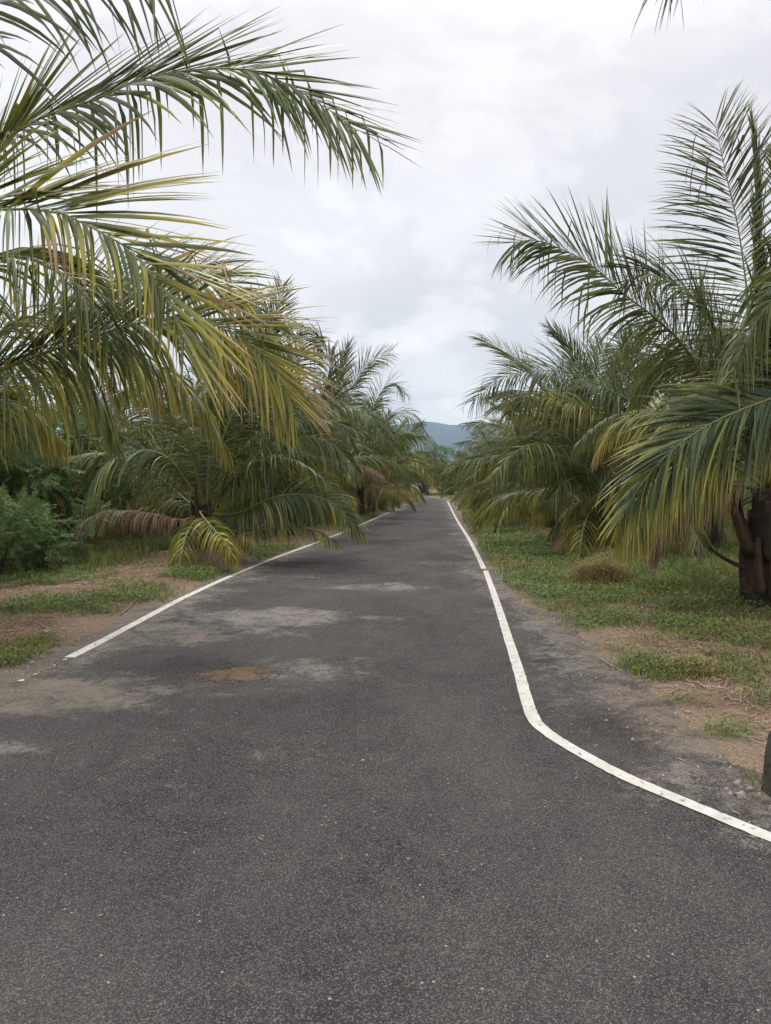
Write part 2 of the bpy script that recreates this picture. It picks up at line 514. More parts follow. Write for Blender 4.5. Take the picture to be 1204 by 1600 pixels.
# asphalt sheet
ax = axis(0.07, 0.03, 60)
xs = np.concatenate([-ax[:0:-1], ax]) - 0.8
ay = axis(0.07, 0.014, 108)
ys = np.concatenate([-axis(0.6, 0.2, 7)[:0:-1], ay])
rx, ry, rq = grid_mesh(xs, ys)
rd = road_dist(rx, ry)
keep = (rd[rq] < 0.75).all(1)
rq = rq[keep]
used = np.unique(rq)
remap = np.full(len(rx), -1); remap[used] = np.arange(len(used))
rx, ry, rd, rq = rx[used], ry[used], rd[used], remap[rq]
sand = 0.0
for i, (a, b, c, e, s) in enumerate([
        (410, 964, 150, 15, 0.62), (585, 917, 100, 6, 0.55), (250, 990, 120, 20, 0.6), (330, 985, 140, 12, 0.5), (90, 1085, 210, 36, 0.68), (10, 1165, 80, 16, 0.55),
        (490, 1047, 105, 24, 0.42), (600, 965, 50, 4, 0.45), (770, 955, 40, 6, 0.4), (720, 835, 26, 2, 0.5), (210, 1225, 120, 14, 0.22), (480, 1180, 110, 18, 0.2),
        (1010, 1085, 90, 24, 0.6), (870, 985, 60, 10, 0.5), (1090, 1205, 110, 26, 0.5), (690, 880, 60, 3, 0.35), (900, 1075, 70, 9, 0.35), (470, 900, 60, 3, 0.4)]):
    sand = np.maximum(sand, s * pxe(a, b, c, e, rx, ry, 0.6, 50 + i, 0.55))
edge = sstep(rd + (fbm(rx, ry, 1.4, 3, 71) - 0.5) * 0.9, -0.95, 0.1) * 0.95
edge = edge * np.where(rx > -1.5, 0.62, 0.7)
sand = np.maximum(sand, edge)
brown = np.maximum.reduce([0.65 * pxe(80, 1085, 200, 40, rx, ry, 0.7, 31), 0.9 * pxe(1030, 1110, 130, 70, rx, ry, 0.6, 32), 0.5 * pxe(280, 1000, 90, 14, rx, ry, .6, 33), 0.8 * sstep(rd, -0.3, 0.0)])
stain = np.maximum.reduce([0.6 * pxe(955, 1136, 60, 17, rx, ry, 0.6, 35), 0.4 * pxe(300, 1040, 90, 13, rx, ry, 0.6, 36), 0.5 * pxe(890, 1035, 60, 12, rx, ry, 0.5, 37), 0.4 * pxe(900, 1012, 60, 6, rx, ry, 0.5, 38)])
rz = np.where(rd > 0.42, -0.03, 0.0)
me = mesh_np('road', np.stack([rx, ry, rz], 1), rq, None, {'sand': sand, 'stain': stain, 'brown': brown}, [M['asphalt']], True)
tag(link('road', me), 'worn grey asphalt lane dusted with pale sand', None, None, 'structure')


# painted edge lines
def paint_strip(g, pxs, w, z=0.005, jit=0.0014, taper=(1, 1)):
    p = np.array([gnd(*q) for q in pxs])
    L = np.linalg.norm(np.diff(p, axis=0), axis=1).sum()
    c, _ = catmull(p, max(8, int(L / 0.045)) if L < 14 else int(L / 0.09))
    T = norm(np.gradient(c, axis=0)); S = np.stack([-T[:, 1], T[:, 0], 0 * T[:, 0]], 1)
    n = len(c)
    tt = np.linspace(0, 1, n); wv = w * np.interp(tt, [0, 1], taper)
    j1 = rng.normal(0, jit, n) + (fbm(np.arange(n) * 0.13, 0 * tt, 1, 3, 7) - 0.5) * jit * 3
    j2 = rng.normal(0, jit, n) + (fbm(np.arange(n) * 0.13, 0 * tt, 1, 3, 9) - 0.5) * jit * 4
    a = c + S * (wv / 2 + j1)[:, None]; b = c - S * (wv / 2 + j2)[:, None]
    a[:, 2] = z; b[:, 2] = z
    v = np.empty((2 * n, 3)); v[0::2] = a; v[1::2] = b
    i = np.arange(n - 1) * 2
    g.add(v, np.stack([i, i + 1, i + 3, i + 2], 1))


def paint_blob(g, px, py, rx, ry, seed):
    c = gnd(px, py); d = c[1]
    r = np.random.default_rng(seed)
    n = 18; th = np.arange(n) * 2 * math.pi / n
    k = r.uniform(0.6, 1.2, n)
    v = np.stack([c[0] + np.cos(th) * k * rx * d / FPX, c[1] + np.sin(th) * k * ry * d * d / (FPX * CAMH), np.full(n, 0.0052)], 1)
    v = np.vstack([v, [[c[0], c[1], 0.0052]]])
    g.add(v, None, [(n, i, (i + 1) % n) for i in range(n)])


g = Geo()
paint_strip(g, [(109, 1028), (160, 1002), (218, 971), (290, 933), (360, 901), (430, 872), (500, 846), (560, 822), (600, 804), (618, 796)], 0.10, 0.0048)
for i, (a, b, c, e) in enumerate([(34, 1064, 6, 2), (56, 1054, 4, 1.2), (85, 1040, 3, 0.8), (102, 1031, 5, 1.2)]):
    paint_blob(g, a, b, c, e, i)
tag(link('road_marking', g.mesh('road_marking', [M['paint']])), 'white line along the left edge of the lane, worn off near the camera', None, 'white edge lines', 'structure')
g = Geo()
paint_strip(g, [(698, 783), (711, 809), (729, 838), (742, 862), (755, 889)], 0.092, 0.0048)
paint_strip(g, [(757.5, 892), (772, 932), (789, 985), (808, 1045), (820, 1088), (829, 1117)], 0.088, 0.0052)
paint_strip(g, [(827.5, 1113), (836, 1129), (852, 1144), (876, 1160), (905, 1177), (945, 1199), (985, 1219), (1040, 1242), (1100, 1267), (1160, 1292), (1204, 1310), (1290, 1342)], 0.087, 0.0056)
tag(link('road_marking', g.mesh('road_marking', [M['paint']])), 'white line along the right edge of the lane, curving off right', None, 'white edge lines', 'structure')


# ------------------------------------------------------------------ fronds
def frond_arrays(pts, n=70, leaf=0.95, width=0.040, petiole=0.14, a0=76, a1=26, lift=20, droop=0.9, droop2=None, roll=(0, 0), dry=0.1, dryvar=0.12,
                 kink=0.12, nseg=5, seed=0, base_r=0.026, leaf_tip=0.45, gap=0.04, twist=0.35, sides=7, up0=None, lowlen=1.0, twm=0.62):
    """leaflets and midrib of one pinnate palm frond along a curve; returns two Geo"""
    r = np.random.default_rng(seed)
    n = int(n * 1.65); width = width * 0.66
    C, L = catmull(pts, 90)
    T = norm(np.gradient(C, axis=0))
    ch = C[-1] - C[0]; ch[2] = 0
    if np.linalg.norm(ch) < 0.25 * L:
        ch = ch + 0.001
    h = norm(ch)
    S = np.cross(h, UP)[None] * np.ones((90, 1))
    S = norm(S - (S * T).sum(1, keepdims=True) * T)
    N = np.cross(S, T)
    uu = np.linspace(0, 1, 90)
    rl = np.radians(np.interp(uu, [0, 1], roll))
    S, N = S * np.cos(rl)[:, None] + N * np.sin(rl)[:, None] * -1, N * np.cos(rl)[:, None] + S * np.sin(rl)[:, None]
    u = np.linspace(petiole, 0.995, n)
    us = np.concatenate([u + r.normal(0, 0.25 / n, n), u + r.normal(0, 0.25 / n, n)])
    sd = np.concatenate([np.ones(n), -np.ones(n)])
    keep = r.random(2 * n) > gap
    us, sd = np.clip(us[keep], 0, 1), sd[keep]
    m = len(us)
    ip = lambda A: np.stack([np.interp(us, uu, A[:, k]) for k in range(3)], 1)
    Pp, Tt, Ss, Nn = ip(C), norm(ip(T)), norm(ip(S)), norm(ip(N))
    f = (us - petiole) / (1 - petiole)
    prof = np.interp(f, [0, 0.12, 0.35, 0.65, 0.9, 1], [0.55, 0.85, 1.0, 0.95, 0.65, leaf_tip])
    ln = leaf * prof * r.uniform(0.86, 1.08, m)
    lowside = sd if np.mean(roll) >= 0 else -sd
    al = np.radians(np.where(lowside > 0, np.interp(f, [0, 1], [a0, a1]), np.interp(f, [0, 1], [a0 if up0 is None else up0, a1])) + r.normal(0, 6, m))
    be = np.radians(lift * np.interp(f, [0, 0.7, 1], [1, 0.8, 0.3]) + r.normal(0, 9, m))
    ln = ln * np.where(lowside > 0, lowlen, 1.0)
    d = np.cos(al)[:, None] * Tt + np.sin(al)[:, None] * (np.cos(be)[:, None] * sd[:, None] * Ss + np.sin(be)[:, None] * Nn)
    d = norm(d)
    low = sd if np.mean(roll) >= 0 else -sd   # the side the roll turns downward
    dr = np.where(low > 0, droop, droop if droop2 is None else droop2) * r.uniform(0.75, 1.25, m)
    kk = np.where(r.random(m) < kink, r.uniform(0.3, 0.75, m), 9.0)
    p = Pp.copy()
    tw = sd * r.normal(twm, twist, m)
    wp = np.interp(np.arange(nseg + 1) / nseg, [0, 0.12, 0.35, 0.7, 0.9, 1], [0.4, 0.92, 1.0, 0.72, 0.36, 0.03])
    V = np.zeros((m, nseg + 1, 3, 3)); A = np.zeros((m, nseg + 1, 3, 3))
    W = width * r.uniform(0.8, 1.15, m) * np.clip(prof + 0.15, 0.5, 1.1)
    dry_u = np.interp(f, [0, 0.45, 1], [dry[0], 0.5 * (dry[0] + dry[1]), dry[1]]) if isinstance(dry, tuple) else dry
    dl = np.clip(dry_u + r.normal(0, dryvar, m) + 0.10 * (fbm(us * 9, sd * 3.1 + seed, 1, 3, seed % 50) - 0.5) * 4 * dryvar / 0.12, 0, 1)
    rn = r.random(m)
    for s in range(nseg + 1):
        w = Tt - (Tt * d).sum(1, keepdims=True) * d
        w = norm(w)
        nn = np.cross(d, w)
        w2 = w * np.cos(tw)[:, None] + nn * np.sin(tw)[:, None]
        n2 = np.cross(d, w2); n2 = np.where((n2 * Nn).sum(1, keepdims=True) < 0, -n2, n2)
        hw = (W * wp[s] * 0.5)[:, None]
        V[:, s, 0] = p - w2 * hw - n2 * hw * 0.45
        V[:, s, 1] = p
        V[:, s, 2] = p + w2 * hw - n2 * hw * 0.45
        A[:, s, :, 0] = s / nseg; A[:, s, :, 1] = dl[:, None]; A[:, s, :, 2] = rn[:, None]
        if s < nseg:
            fr = (s + 1) / nseg
            hang = np.array([0, 0, -1.0])[None]
            d = norm(d + hang * (dr * (0.12 + 0.42 * fr) * (5 / nseg))[:, None])
            kd = (fr > kk)[:, None]
            d = np.where(kd, norm(d * 0.35 + hang), d)
            p = p + d * (ln / nseg)[:, None]
    leafg = Geo()
    b = (np.arange(m) * (nseg + 1) * 3)[:, None, None] + (np.arange(nseg) * 3)[None, :, None]
    q1 = np.concatenate([b, b + 1, b + 4, b + 3], 2).reshape(-1, 4)
    q2 = np.concatenate([b + 1, b + 2, b + 5, b + 4], 2).reshape(-1, 4)
    leafg.add(V.reshape(-1, 3), np.concatenate([q1, q2]), None, A.reshape(-1, 3))
    ribg = Geo()
    rc, _ = catmull(pts, 26)
    ru = np.linspace(0, 1, 26)
    rad = np.interp(ru, [0, 0.05, 0.16, 0.5, 1], [base_r * 2.2, base_r * 1.5, base_r, base_r * 0.55, base_r * 0.12])
    tube(ribg, rc - np.array([0, 0, 0.004]), rad, sides, None, 0, 0.75)
    return leafg, ribg


COUNT = [0]


def put_frond(parent, leafg, ribg, dead=False, loc=None):
    """hand-shaped frond in world coordinates under a palm standing at parent.location"""
    o = np.array(parent.location)
    mats = ('frond_dead', 'midrib_dead') if dead else ('frond', 'midrib')
    for gg in (leafg, ribg):
        gg.v = [v - o for v in gg.v]
    f = link('frond', leafg.mesh('frond', [M[mats[0]]]), parent)
    link('midrib', ribg.mesh('midrib', [M[mats[1]]], True), f)
    if dead: f['label'] = 'brown dried frond'
    return f


def arc_pts(L, e0, bend, p=1.3, side=0.0, n=8):
    """a frond curve in its own frame: starts at the origin, leans out along +X"""
    s = np.linspace(0, 1, 40)
    e = np.radians(e0 - bend * s ** p)
    dx = np.cos(e); dz = np.sin(e); dy = side * s ** 1.5
    pt = np.stack([np.concatenate([[0], np.cumsum(dx[:-1])]), np.concatenate([[0], np.cumsum(dy[:-1])]), np.concatenate([[0], np.cumsum(dz[:-1])])], 1) * L / 39
    return pt[np.linspace(0, 39, n).astype(int)]


TYPES = {  # name: (variants, length, e0, bend, kwargs)
    'spear': (1, 3.2, 88, 10, dict(a0=14, a1=6, lift=4, droop=0.03, leaf=0.8, dry=0.05, kink=0)),
    'up': (3, 4.4, 83, 48, dict(droop=0.25, dry=0.05, a0=62, lift=30)),
    'mid': (3, 4.5, 68, 88, dict(droop=0.7, dry=0.10)),
    'arch': (3, 4.4, 48, 100, dict(droop=1.1, dry=0.14)),
    'low': (3, 4.1, 24, 82, dict(droop=1.5, dry=0.26, roll=(0, 25))),
    'hang': (2, 3.6, 2, 60, dict(droop=1.8, dry=0.48, lift=8)),
    'dead': (2, 3.2, -12, 50, dict(droop=2.0, dry=0.5, lift=0, leaf=0.75, width=0.026, kink=0.4)),
}
PROTO = {}


def make_protos():
    sd = 100
    for lod in ('near', 'far'):
        for name, (nv, L, e0, bend, kw) in TYPES.items():
            for v in range(nv):
                sd += 1
                rr = random.Random(sd)
                kw2 = dict(kw); kw2['seed'] = sd
                if lod == 'far':
                    kw2.update(n=50, nseg=4, sides=4)
                    kw2['width'] = kw2.get('width', 0.04) * 1.35
                else:
                    kw2.update(n=66, nseg=5)
                if 'roll' not in kw2:
                    kw2['roll'] = (0, rr.uniform(-50, 50))
                pts = arc_pts(L * rr.uniform(0.9, 1.08), e0 + rr.uniform(-6, 6), bend * rr.uniform(0.85, 1.15), 1.3, rr.uniform(-0.35, 0.35))
                lg, rg = frond_arrays(pts, **kw2)
                dead = name == 'dead'
                lm, rm = (M['frond_dead'], M['midrib_dead']) if dead else (M['frond'], M['midrib'])
                if lod == 'far':
                    for vv, qq, aa in zip(rg.v, rg.q, rg.a):
                        lg.add(vv, qq, None, aa, 1)
                    PROTO.setdefault((lod, name), []).append((lg.mesh('frond', [lm, rm]), None))
                else:
                    PROTO.setdefault((lod, name), []).append((lg.mesh('frond', [lm]), rg.mesh('midrib', [rm], True)))


make_protos()


def trunk_geo(h, r0, r1, seed, rings=None):
    r = np.random.default_rng(seed)
    n = max(8, int(h / 0.06)); sides = 18
    g = Geo()
    z = np.linspace(-0.1, h, n)
    th = np.arange(sides) * 2 * math.pi / sides
    rad = np.interp(z, [-0.1, 0.15 * h, h], [r0 * 1.15, r0, r1]) * (1 + 0.07 * np.sin(z * 42) + r.normal(0, 0.015, n))
    lump = 1 + r.normal(0, 0.05, (n, sides))
    v = np.stack([np.cos(th)[None] * rad[:, None] * lump, np.sin(th)[None] * rad[:, None] * lump, z[:, None] * np.ones((1, sides))], -1).reshape(-1, 3)
    q = [(i * sides + k, i * sides + (k + 1) % sides, (i + 1) * sides + (k + 1) % sides, (i + 1) * sides + k) for i in range(n - 1) for k in range(sides)]
    v = np.vstack([v, [[0, 0, h + 0.05]]])
    t = [(n * sides, (n - 1) * sides + k, (n - 1) * sides + (k + 1) % sides) for k in range(sides)]
    g.add(v, q, t)
    return g


def stub_geo(az, z0, L, e0, r0, seed, bend=-35, off=0.16):
    """the broad sheathing base of an old frond"""
    pts = arc_pts(L, e0, bend, 1.2, 0, 7)
    c, s = math.cos(az), math.sin(az)
    pts = np.stack([pts[:, 0] * c + off * c, pts[:, 0] * s + off * s, pts[:, 2] + z0], 1)
    g = Geo()
    tube(g, catmull(pts, 9)[0], np.interp(np.linspace(0, 1, 9), [0, 0.3, 1], [r0 * 1.9, r0 * 1.2, r0 * 0.7]), 8, None, 0, 0.6)
    return g


TRUNKS = {}


def palm(x, y, label, group, crown=1.2, lod='near', mix=None, n=18, rz=None, skip=None, sc=1.0, seed=0, stubs=0, r0=0.22, lane=None):
    """a young coconut palm; mix gives the frond types from youngest to oldest"""
    rr = random.Random(seed * 7 + 3)
    z = float(ground_z(np.array([x]), np.array([y]))[0]) - 0.02
    root = tag(empty('coconut_palm', (x, y, z)), label, 'palm tree', group)
    key = (round(crown, 1), round(r0, 2))
    if key not in TRUNKS:
        TRUNKS[key] = trunk_geo(crown, r0, r0 * 0.75, int(crown * 100)).mesh('trunk', [M['trunk']], True)
    link('trunk', TRUNKS[key], root, (0, 0, 0), (0, 0, rr.uniform(0, 6)))
    for i in range(stubs):
        g = stub_geo(i * 2.4 + seed, rr.uniform(0.05, crown * 0.7), rr.uniform(0.5, 0.95), rr.uniform(58, 80), 0.062 + 0.1 * (r0 - 0.2), i, -20, r0 * 0.86)
        link('leaf_base', g.mesh('leaf_base', [M['fibre']], True), root)
    a = rr.uniform(0, 6.28) if rz is None else rz
    for i in range(n):
        a += 2.39996
        f = i / max(1, n - 1)
        t = mix[min(len(mix) - 1, int(f * len(mix)))]
        az = a + rr.uniform(-0.2, 0.2)
        deg = math.degrees(az) % 360
        if skip and t not in ('spear',) and any(lo <= deg <= hi for lo, hi in skip): continue
        if lane is not None and t in ('low', 'hang', 'dead', 'arch'):
            dd = abs((deg - lane + 180) % 360 - 180)
            if dd < ((32 if t != 'arch' else 8) if lane == 180 else (58 if t != 'arch' else 26)): continue
        lm, rm = rr.choice(PROTO[(lod, t)])
        s = sc * rr.uniform(0.85, 1.1)
        zc = crown * (1.0 - 0.35 * f) + 0.02
        fo = link('frond', lm, root, (0.1 * math.cos(az), 0.1 * math.sin(az), zc), (rr.uniform(-.06, .06), rr.uniform(-.05, .05), az), s)
        if t == 'dead': fo['label'] = 'brown dried frond'
        if rm is not None: link('midrib', rm, fo)
    return root


MIX_FULL = ['spear', 'up', 'up', 'mid', 'mid', 'mid', 'arch', 'arch', 'arch', 'low', 'low', 'low', 'hang', 'dead']
MIX_OLD = ['up', 'mid', 'mid', 'arch', 'arch', 'low', 'low', 'low', 'hang', 'hang', 'dead']
MIX_LOW = ['mid', 'arch', 'arch', 'low', 'low', 'low', 'hang', 'hang', 'dead']
GL, GR = 'coconut palms along the left of the lane', 'coconut palms along the right of the lane'
GLB, GRB = 'coconut palms of the rows behind, left', 'coconut palms of the rows behind, right'

# hand-shaped fronds: palm -> list of (points, keyword arguments, dead)
def hero(root, crown, fr, seed0):
    for i, (pts, kw) in enumerate(fr):
        kw = dict(kw)
        dead = kw.pop('dead', False)
        P = [np.array(crown)]
        for p in pts:
            if p[0] == 'w': P.append(np.array(p[1:], float))
            else: P.append(at(*p))
        kw.setdefault('seed', seed0 + i)
        put_frond(root, *frond_arrays(P, **kw), dead)


# left, nearest palm (its trunk stands just outside the picture)
L1 = palm(-5.0, 7.0, 'nearest palm on the left, its huge fronds arching over the lane edge', GL, 1.7, 'near', MIX_FULL, 24, 1.1, [(0, 135), (235, 360)], 1.0, 1, 4, 0.26)
C1 = (-4.95, 6.95, 1.75)
hero(L1, C1, [
    ([('w', -4.6, 6.6, 3.1), (0, 235, 5.9), (156, 152, 5.6), (232, 120, 5.5), (300, 109, 5.45), (367, 106, 5.4), (416, 116, 5.3), (490, 154, 5.2), (558, 204, 5.1)],
     dict(n=80, twm=0.4, leaf=1.12, width=0.046, roll=(62, 56), droop=0.28, droop2=0.06, lift=8, a0=58, a1=20, up0=24, dry=0.10, kink=0.3, petiole=0.22, leaf_tip=0.5)),
    ([('w', -4.3, 5.8, 2.8), ('w', -3.3, 4.7, 3.25), (0, 327, 4.1), (80, 328, 3.95), (135, 350, 3.85), (194, 383, 3.75), (238, 427, 3.65), (268, 480, 3.6), (288, 535, 3.55)],
     dict(n=84, twm=0.3, leaf=1.12, width=0.042, roll=(40, 45), droop=0.9, droop2=0.12, lift=16, a0=64, a1=18, up0=40, lowlen=0.55, dry=(0.5, 0.36), dryvar=0.14, kink=0.08, petiole=0.3)),
    ([('w', -4.5, 6.8, 2.5), (0, 578, 6.6), (95, 542, 6.6), (215, 505, 6.5), (288, 497, 6.5), (355, 515, 6.4), (412, 555, 6.4), (456, 622, 6.4)],
     dict(n=125, twm=0.45, leaf=1.18, width=0.044, roll=(65, 58), droop=0.95, droop2=0.12, lift=12, a0=66, a1=20, up0=42, dry=(0.12, 0.5), dryvar=0.12, kink=0.06, petiole=0.12)),
    ([('w', -4.6, 7.2, 2.9), (50, 495, 7.6), (150, 447, 7.7), (250, 430, 7.8), (345, 444, 7.9), (412, 495, 8.0), (450, 565, 8.0)],
     dict(n=105, twm=0.5, leaf=1.05, width=0.042, roll=(40, 40), droop=1.0, droop2=0.25, lift=24, a0=66, a1=20, dry=(0.2, 0.48), dryvar=0.16, kink=0.2)),
    ([('w', -5.3, 6.4, 2.9), (-340, 430, 5.6), (-235, 270, 5.4), (-140, 140, 5.35), (-60, 45, 5.3), (30, -28, 5.25), (125, -55, 5.2), (200, -52, 5.15), (268, -22, 5.1)],
     dict(n=72, twm=0.3, leaf=1.3, width=0.044, roll=(82, 80), droop=0.22, droop2=0.05, lift=2, a0=102, a1=44, dry=0.03, kink=0.04, petiole=0.16)),
    ([('w', -5.0, 8.0, 2.4), (-60, 600, 9.0), (10, 560, 9.4), (90, 570, 9.7), (150, 620, 9.9), (185, 690, 10)],
     dict(n=80, leaf=1.1, width=0.046, roll=(40, 35), droop=1.3, dry=0.1, lift=12)),
    ([('w', -5.1, 7.6, 2.2), (-110, 650, 8.2), (-40, 620, 8.4), (30, 630, 8.6), (90, 680, 8.7)],
     dict(n=70, leaf=1.0, width=0.046, roll=(40, 35), droop=1.4, dry=(0.1, 0.45), lift=12)),
    ([('w', -4.5, 7.4, 2.6), (40, 560, 8.4), (130, 540, 8.6), (220, 560, 8.8), (300, 610, 8.9), (350, 690, 8.9)],
     dict(n=76, leaf=1.0, width=0.042, roll=(35, 30), droop=1.3, dry=0.45, lift=12)),
    ([('w', -4.9, 6.2, 2.6), (-60, 430, 6.2), (20, 400, 6.0), (90, 420, 5.9), (150, 480, 5.8), (180, 550, 5.8)],
     dict(n=70, leaf=1.0, width=0.042, roll=(30, 30), droop=1.0, dry=0.2, lift=15)),
], 300)

# left, second palm
L2 = palm(-4.95, 14.8, 'low sprawling palm beside the left white line with a brown dead frond', GL, 0.9, 'near', MIX_FULL, 17, 0.4, [(200, 240)], 0.8, 2, 5, 0.22)
C2 = (-4.9, 14.75, 0.95)
hero(L2, C2, [
    ([(280, 812, 14.5), (232, 801, 14.3), (170, 799, 14.1), (135, 815, 14.0), (112, 842, 14.0)], dict(leaf=0.62, width=0.03, n=64, dead=True, dry=0.35, droop=1.8, lift=4, roll=(30, 30))),
    ([(300, 765, 14.6), (262, 714, 14.5), (210, 704, 14.3), (160, 730, 14.1), (125, 795, 14.0)], dict(leaf=0.95, n=76, roll=(-35, -45), droop=1.0, dry=0.16)),
    ([(370, 802, 14.2), (420, 779, 14.0), (470, 772, 13.9), (520, 785, 13.8), (556, 822, 13.7)], dict(leaf=0.85, n=76, roll=(50, 60), droop=1.1, droop2=0.4, dry=0.2, a1=18, twm=0.3)),
    ([(375, 832, 14.0), (430, 824, 13.9), (490, 829, 13.8), (528, 850, 13.7)], dict(leaf=0.5, n=64, roll=(20, 30), droop=1.5, dry=0.32)),
    ([('w', -4.75, 13.9, 1.0), (345, 838, 13.1), (358, 852, 12.7), (366, 872, 12.5)], dict(leaf=0.62, n=56, droop=0.9, dry=0.52, a0=70, a1=12, petiole=0.4, lift=18)),
    ([(355, 760, 14.5), (415, 700, 14.4), (470, 682, 14.3), (520, 694, 14.2), (556, 730, 14.1)], dict(leaf=1.05, n=84, roll=(40, 40), droop=1.3, dry=0.06)),
    ([(350, 680, 15.0), (398, 580, 15.0), (424, 510, 15.0), (436, 470, 15.1), (441, 446, 15.1)], dict(leaf=0.85, n=80, roll=(90, 90), droop=0.15, droop2=0.15, dry=0.04, lift=10, a0=64, a1=24)),
    ([(420, 700, 15.4), (490, 640, 15.8), (514, 585, 16), (511, 551, 16), (494, 524, 16), (466, 506, 16)], dict(leaf=0.95, n=80, roll=(-10, 10), droop=0.6, dry=0.06)),
    ([(385, 800, 14.6), (440, 758, 14.5), (495, 748, 14.4), (545, 776, 14.3)], dict(leaf=0.8, n=76, roll=(40, 45), droop=1.1, dry=0.42)),
    ([(365, 820, 14.4), (395, 800, 14.2), (430, 800, 14.1), (458, 822, 14.0)], dict(leaf=0.5, n=60, dead=True, dry=0.2, droop=1.7, roll=(20, 20), width=0.03)),
    ([(345, 770, 14.5), (385, 735, 14.3), (430, 740, 14.2), (470, 785, 14.1)], dict(leaf=0.9, n=76, roll=(40, 45), droop=1.2, dry=0.12)),
    ([(370, 690, 15.2), (430, 610, 15.4), (462, 560, 15.5), (480, 530, 15.6), (500, 540, 15.6)], dict(leaf=0.95, n=80, roll=(40, 60), droop=0.5, dry=0.05)),
    ([(345, 690, 15.3), (375, 590, 15.6), (392, 520, 15.8), (398, 470, 15.9)], dict(leaf=0.9, n=76, roll=(80, 90), droop=0.25, dry=0.06)),
    ([(390, 740, 14.9), (450, 640, 15.0), (490, 620, 15.0), (525, 640, 15.0), (545, 680, 14.9)], dict(leaf=1.0, n=80, roll=(45, 45), droop=1.0, dry=0.08)),
    ([(290, 780, 15.5), (240, 740, 15.8), (180, 735, 16), (120, 770, 16)], dict(leaf=0.85, n=60, droop=1.0, dry=0.15)),
], 330)

L3 = palm(-4.75, 22.0, 'palm with tall upright fronds rising behind the low sprawling palm on the left', GL, 1.3, 'near', MIX_FULL, 26, 0.9, None, 0.95, 3, 3, 0.2, 0)
C3 = (-4.7, 22, 1.4)
hero(L3, C3, [
    ([(510, 690, 22), (542, 632, 22), (555, 600, 21.8), (574, 570, 21.6), (606, 552, 21.5)], dict(leaf=1.0, n=84, roll=(60, 80), droop=0.4, droop2=0.2, dry=0.04)),
    ([(488, 690, 22), (520, 620, 22), (534, 575, 22), (543, 542, 22)], dict(leaf=1.0, n=76, roll=(70, 90), droop=0.2, dry=0.12, a0=50, a1=14)),
    ([(480, 685, 21.6), (522, 644, 21), (548, 634, 20.8), (578, 650, 20.5), (604, 692, 20.3)], dict(leaf=1.15, n=84, roll=(40, 45), droop=1.1, dry=0.1, twm=0.3)),
    ([(488, 748, 21), (518, 737, 20.7), (545, 729, 20.5), (575, 730, 20.3), (600, 744, 20.2)], dict(leaf=0.7, n=64, dead=True, dry=0.3, droop=1.6, roll=(30, 30), width=0.034)),
], 350)

L4 = palm(-4.55, 29.0, 'palm on the left with a short fan of dark fronds above the pale arching one', GL, 1.4, 'far', MIX_FULL, 28, 2.0, None, 0.95, 4, 0, 0.2, 0)
C4 = (-4.5, 29, 1.5)
hero(L4, C4, [
    ([(560, 690, 29), (586, 634, 29), (598, 608, 28.9), (615, 598, 28.8), (631, 616, 28.7)], dict(leaf=1.0, n=70, roll=(60, 60), droop=0.4, dry=0.04, sides=5)),
    ([(580, 700, 29), (615, 655, 28.6), (640, 652, 28.4), (662, 675, 28.2)], dict(leaf=1.05, n=60, roll=(40, 40), droop=1.0, dry=0.08, sides=5)),
], 370)
L5 = palm(-4.4, 35.5, 'left-hand palm with a pale arching frond and a yellow one over the asphalt', GL, 1.4, 'far', MIX_FULL, 28, 0.3, None, 0.95, 5, 0, 0.2, 0)
C5 = (-4.35, 35.4, 1.5)
hero(L5, C5, [
    ([(600, 702, 35), (632, 688, 34.5), (661, 691, 34), (690, 718, 33.6)], dict(leaf=1.25, n=76, roll=(50, 55), droop=1.1, dry=0.14, sides=5)),
    ([(600, 735, 34.5), (641, 721, 33.5), (664, 734, 33), (676, 758, 32.7)], dict(leaf=0.85, n=70, roll=(50, 50), droop=1.2, dry=0.46, sides=5)),
    ([(600, 765, 33.5), (628, 766, 32.5), (648, 780, 32)], dict(leaf=0.75, n=56, roll=(20, 20), droop=1.7, dry=0.62, sides=5)),
], 380)
for i, (x, y, lab, mx) in enumerate([
        (-3.9, 43, 'palm on the left just past the one with the yellow hanging frond, lower and darker', MIX_FULL),
        (-4.0, 51, 'small palm far along the left side, second before the lane bends away', MIX_OLD),
        (-4.2, 59, 'farther palm on the left side where the lane bends out of sight', MIX_FULL),
        (-4.9, 68, 'small distant palm on the left edge behind the bend of the lane', MIX_FULL)]):
    palm(x - 0.2, y, lab, GL, 1.4, 'far', mx, 28, None, None, 1.0, 20 + i, 0, 0.22, 0)

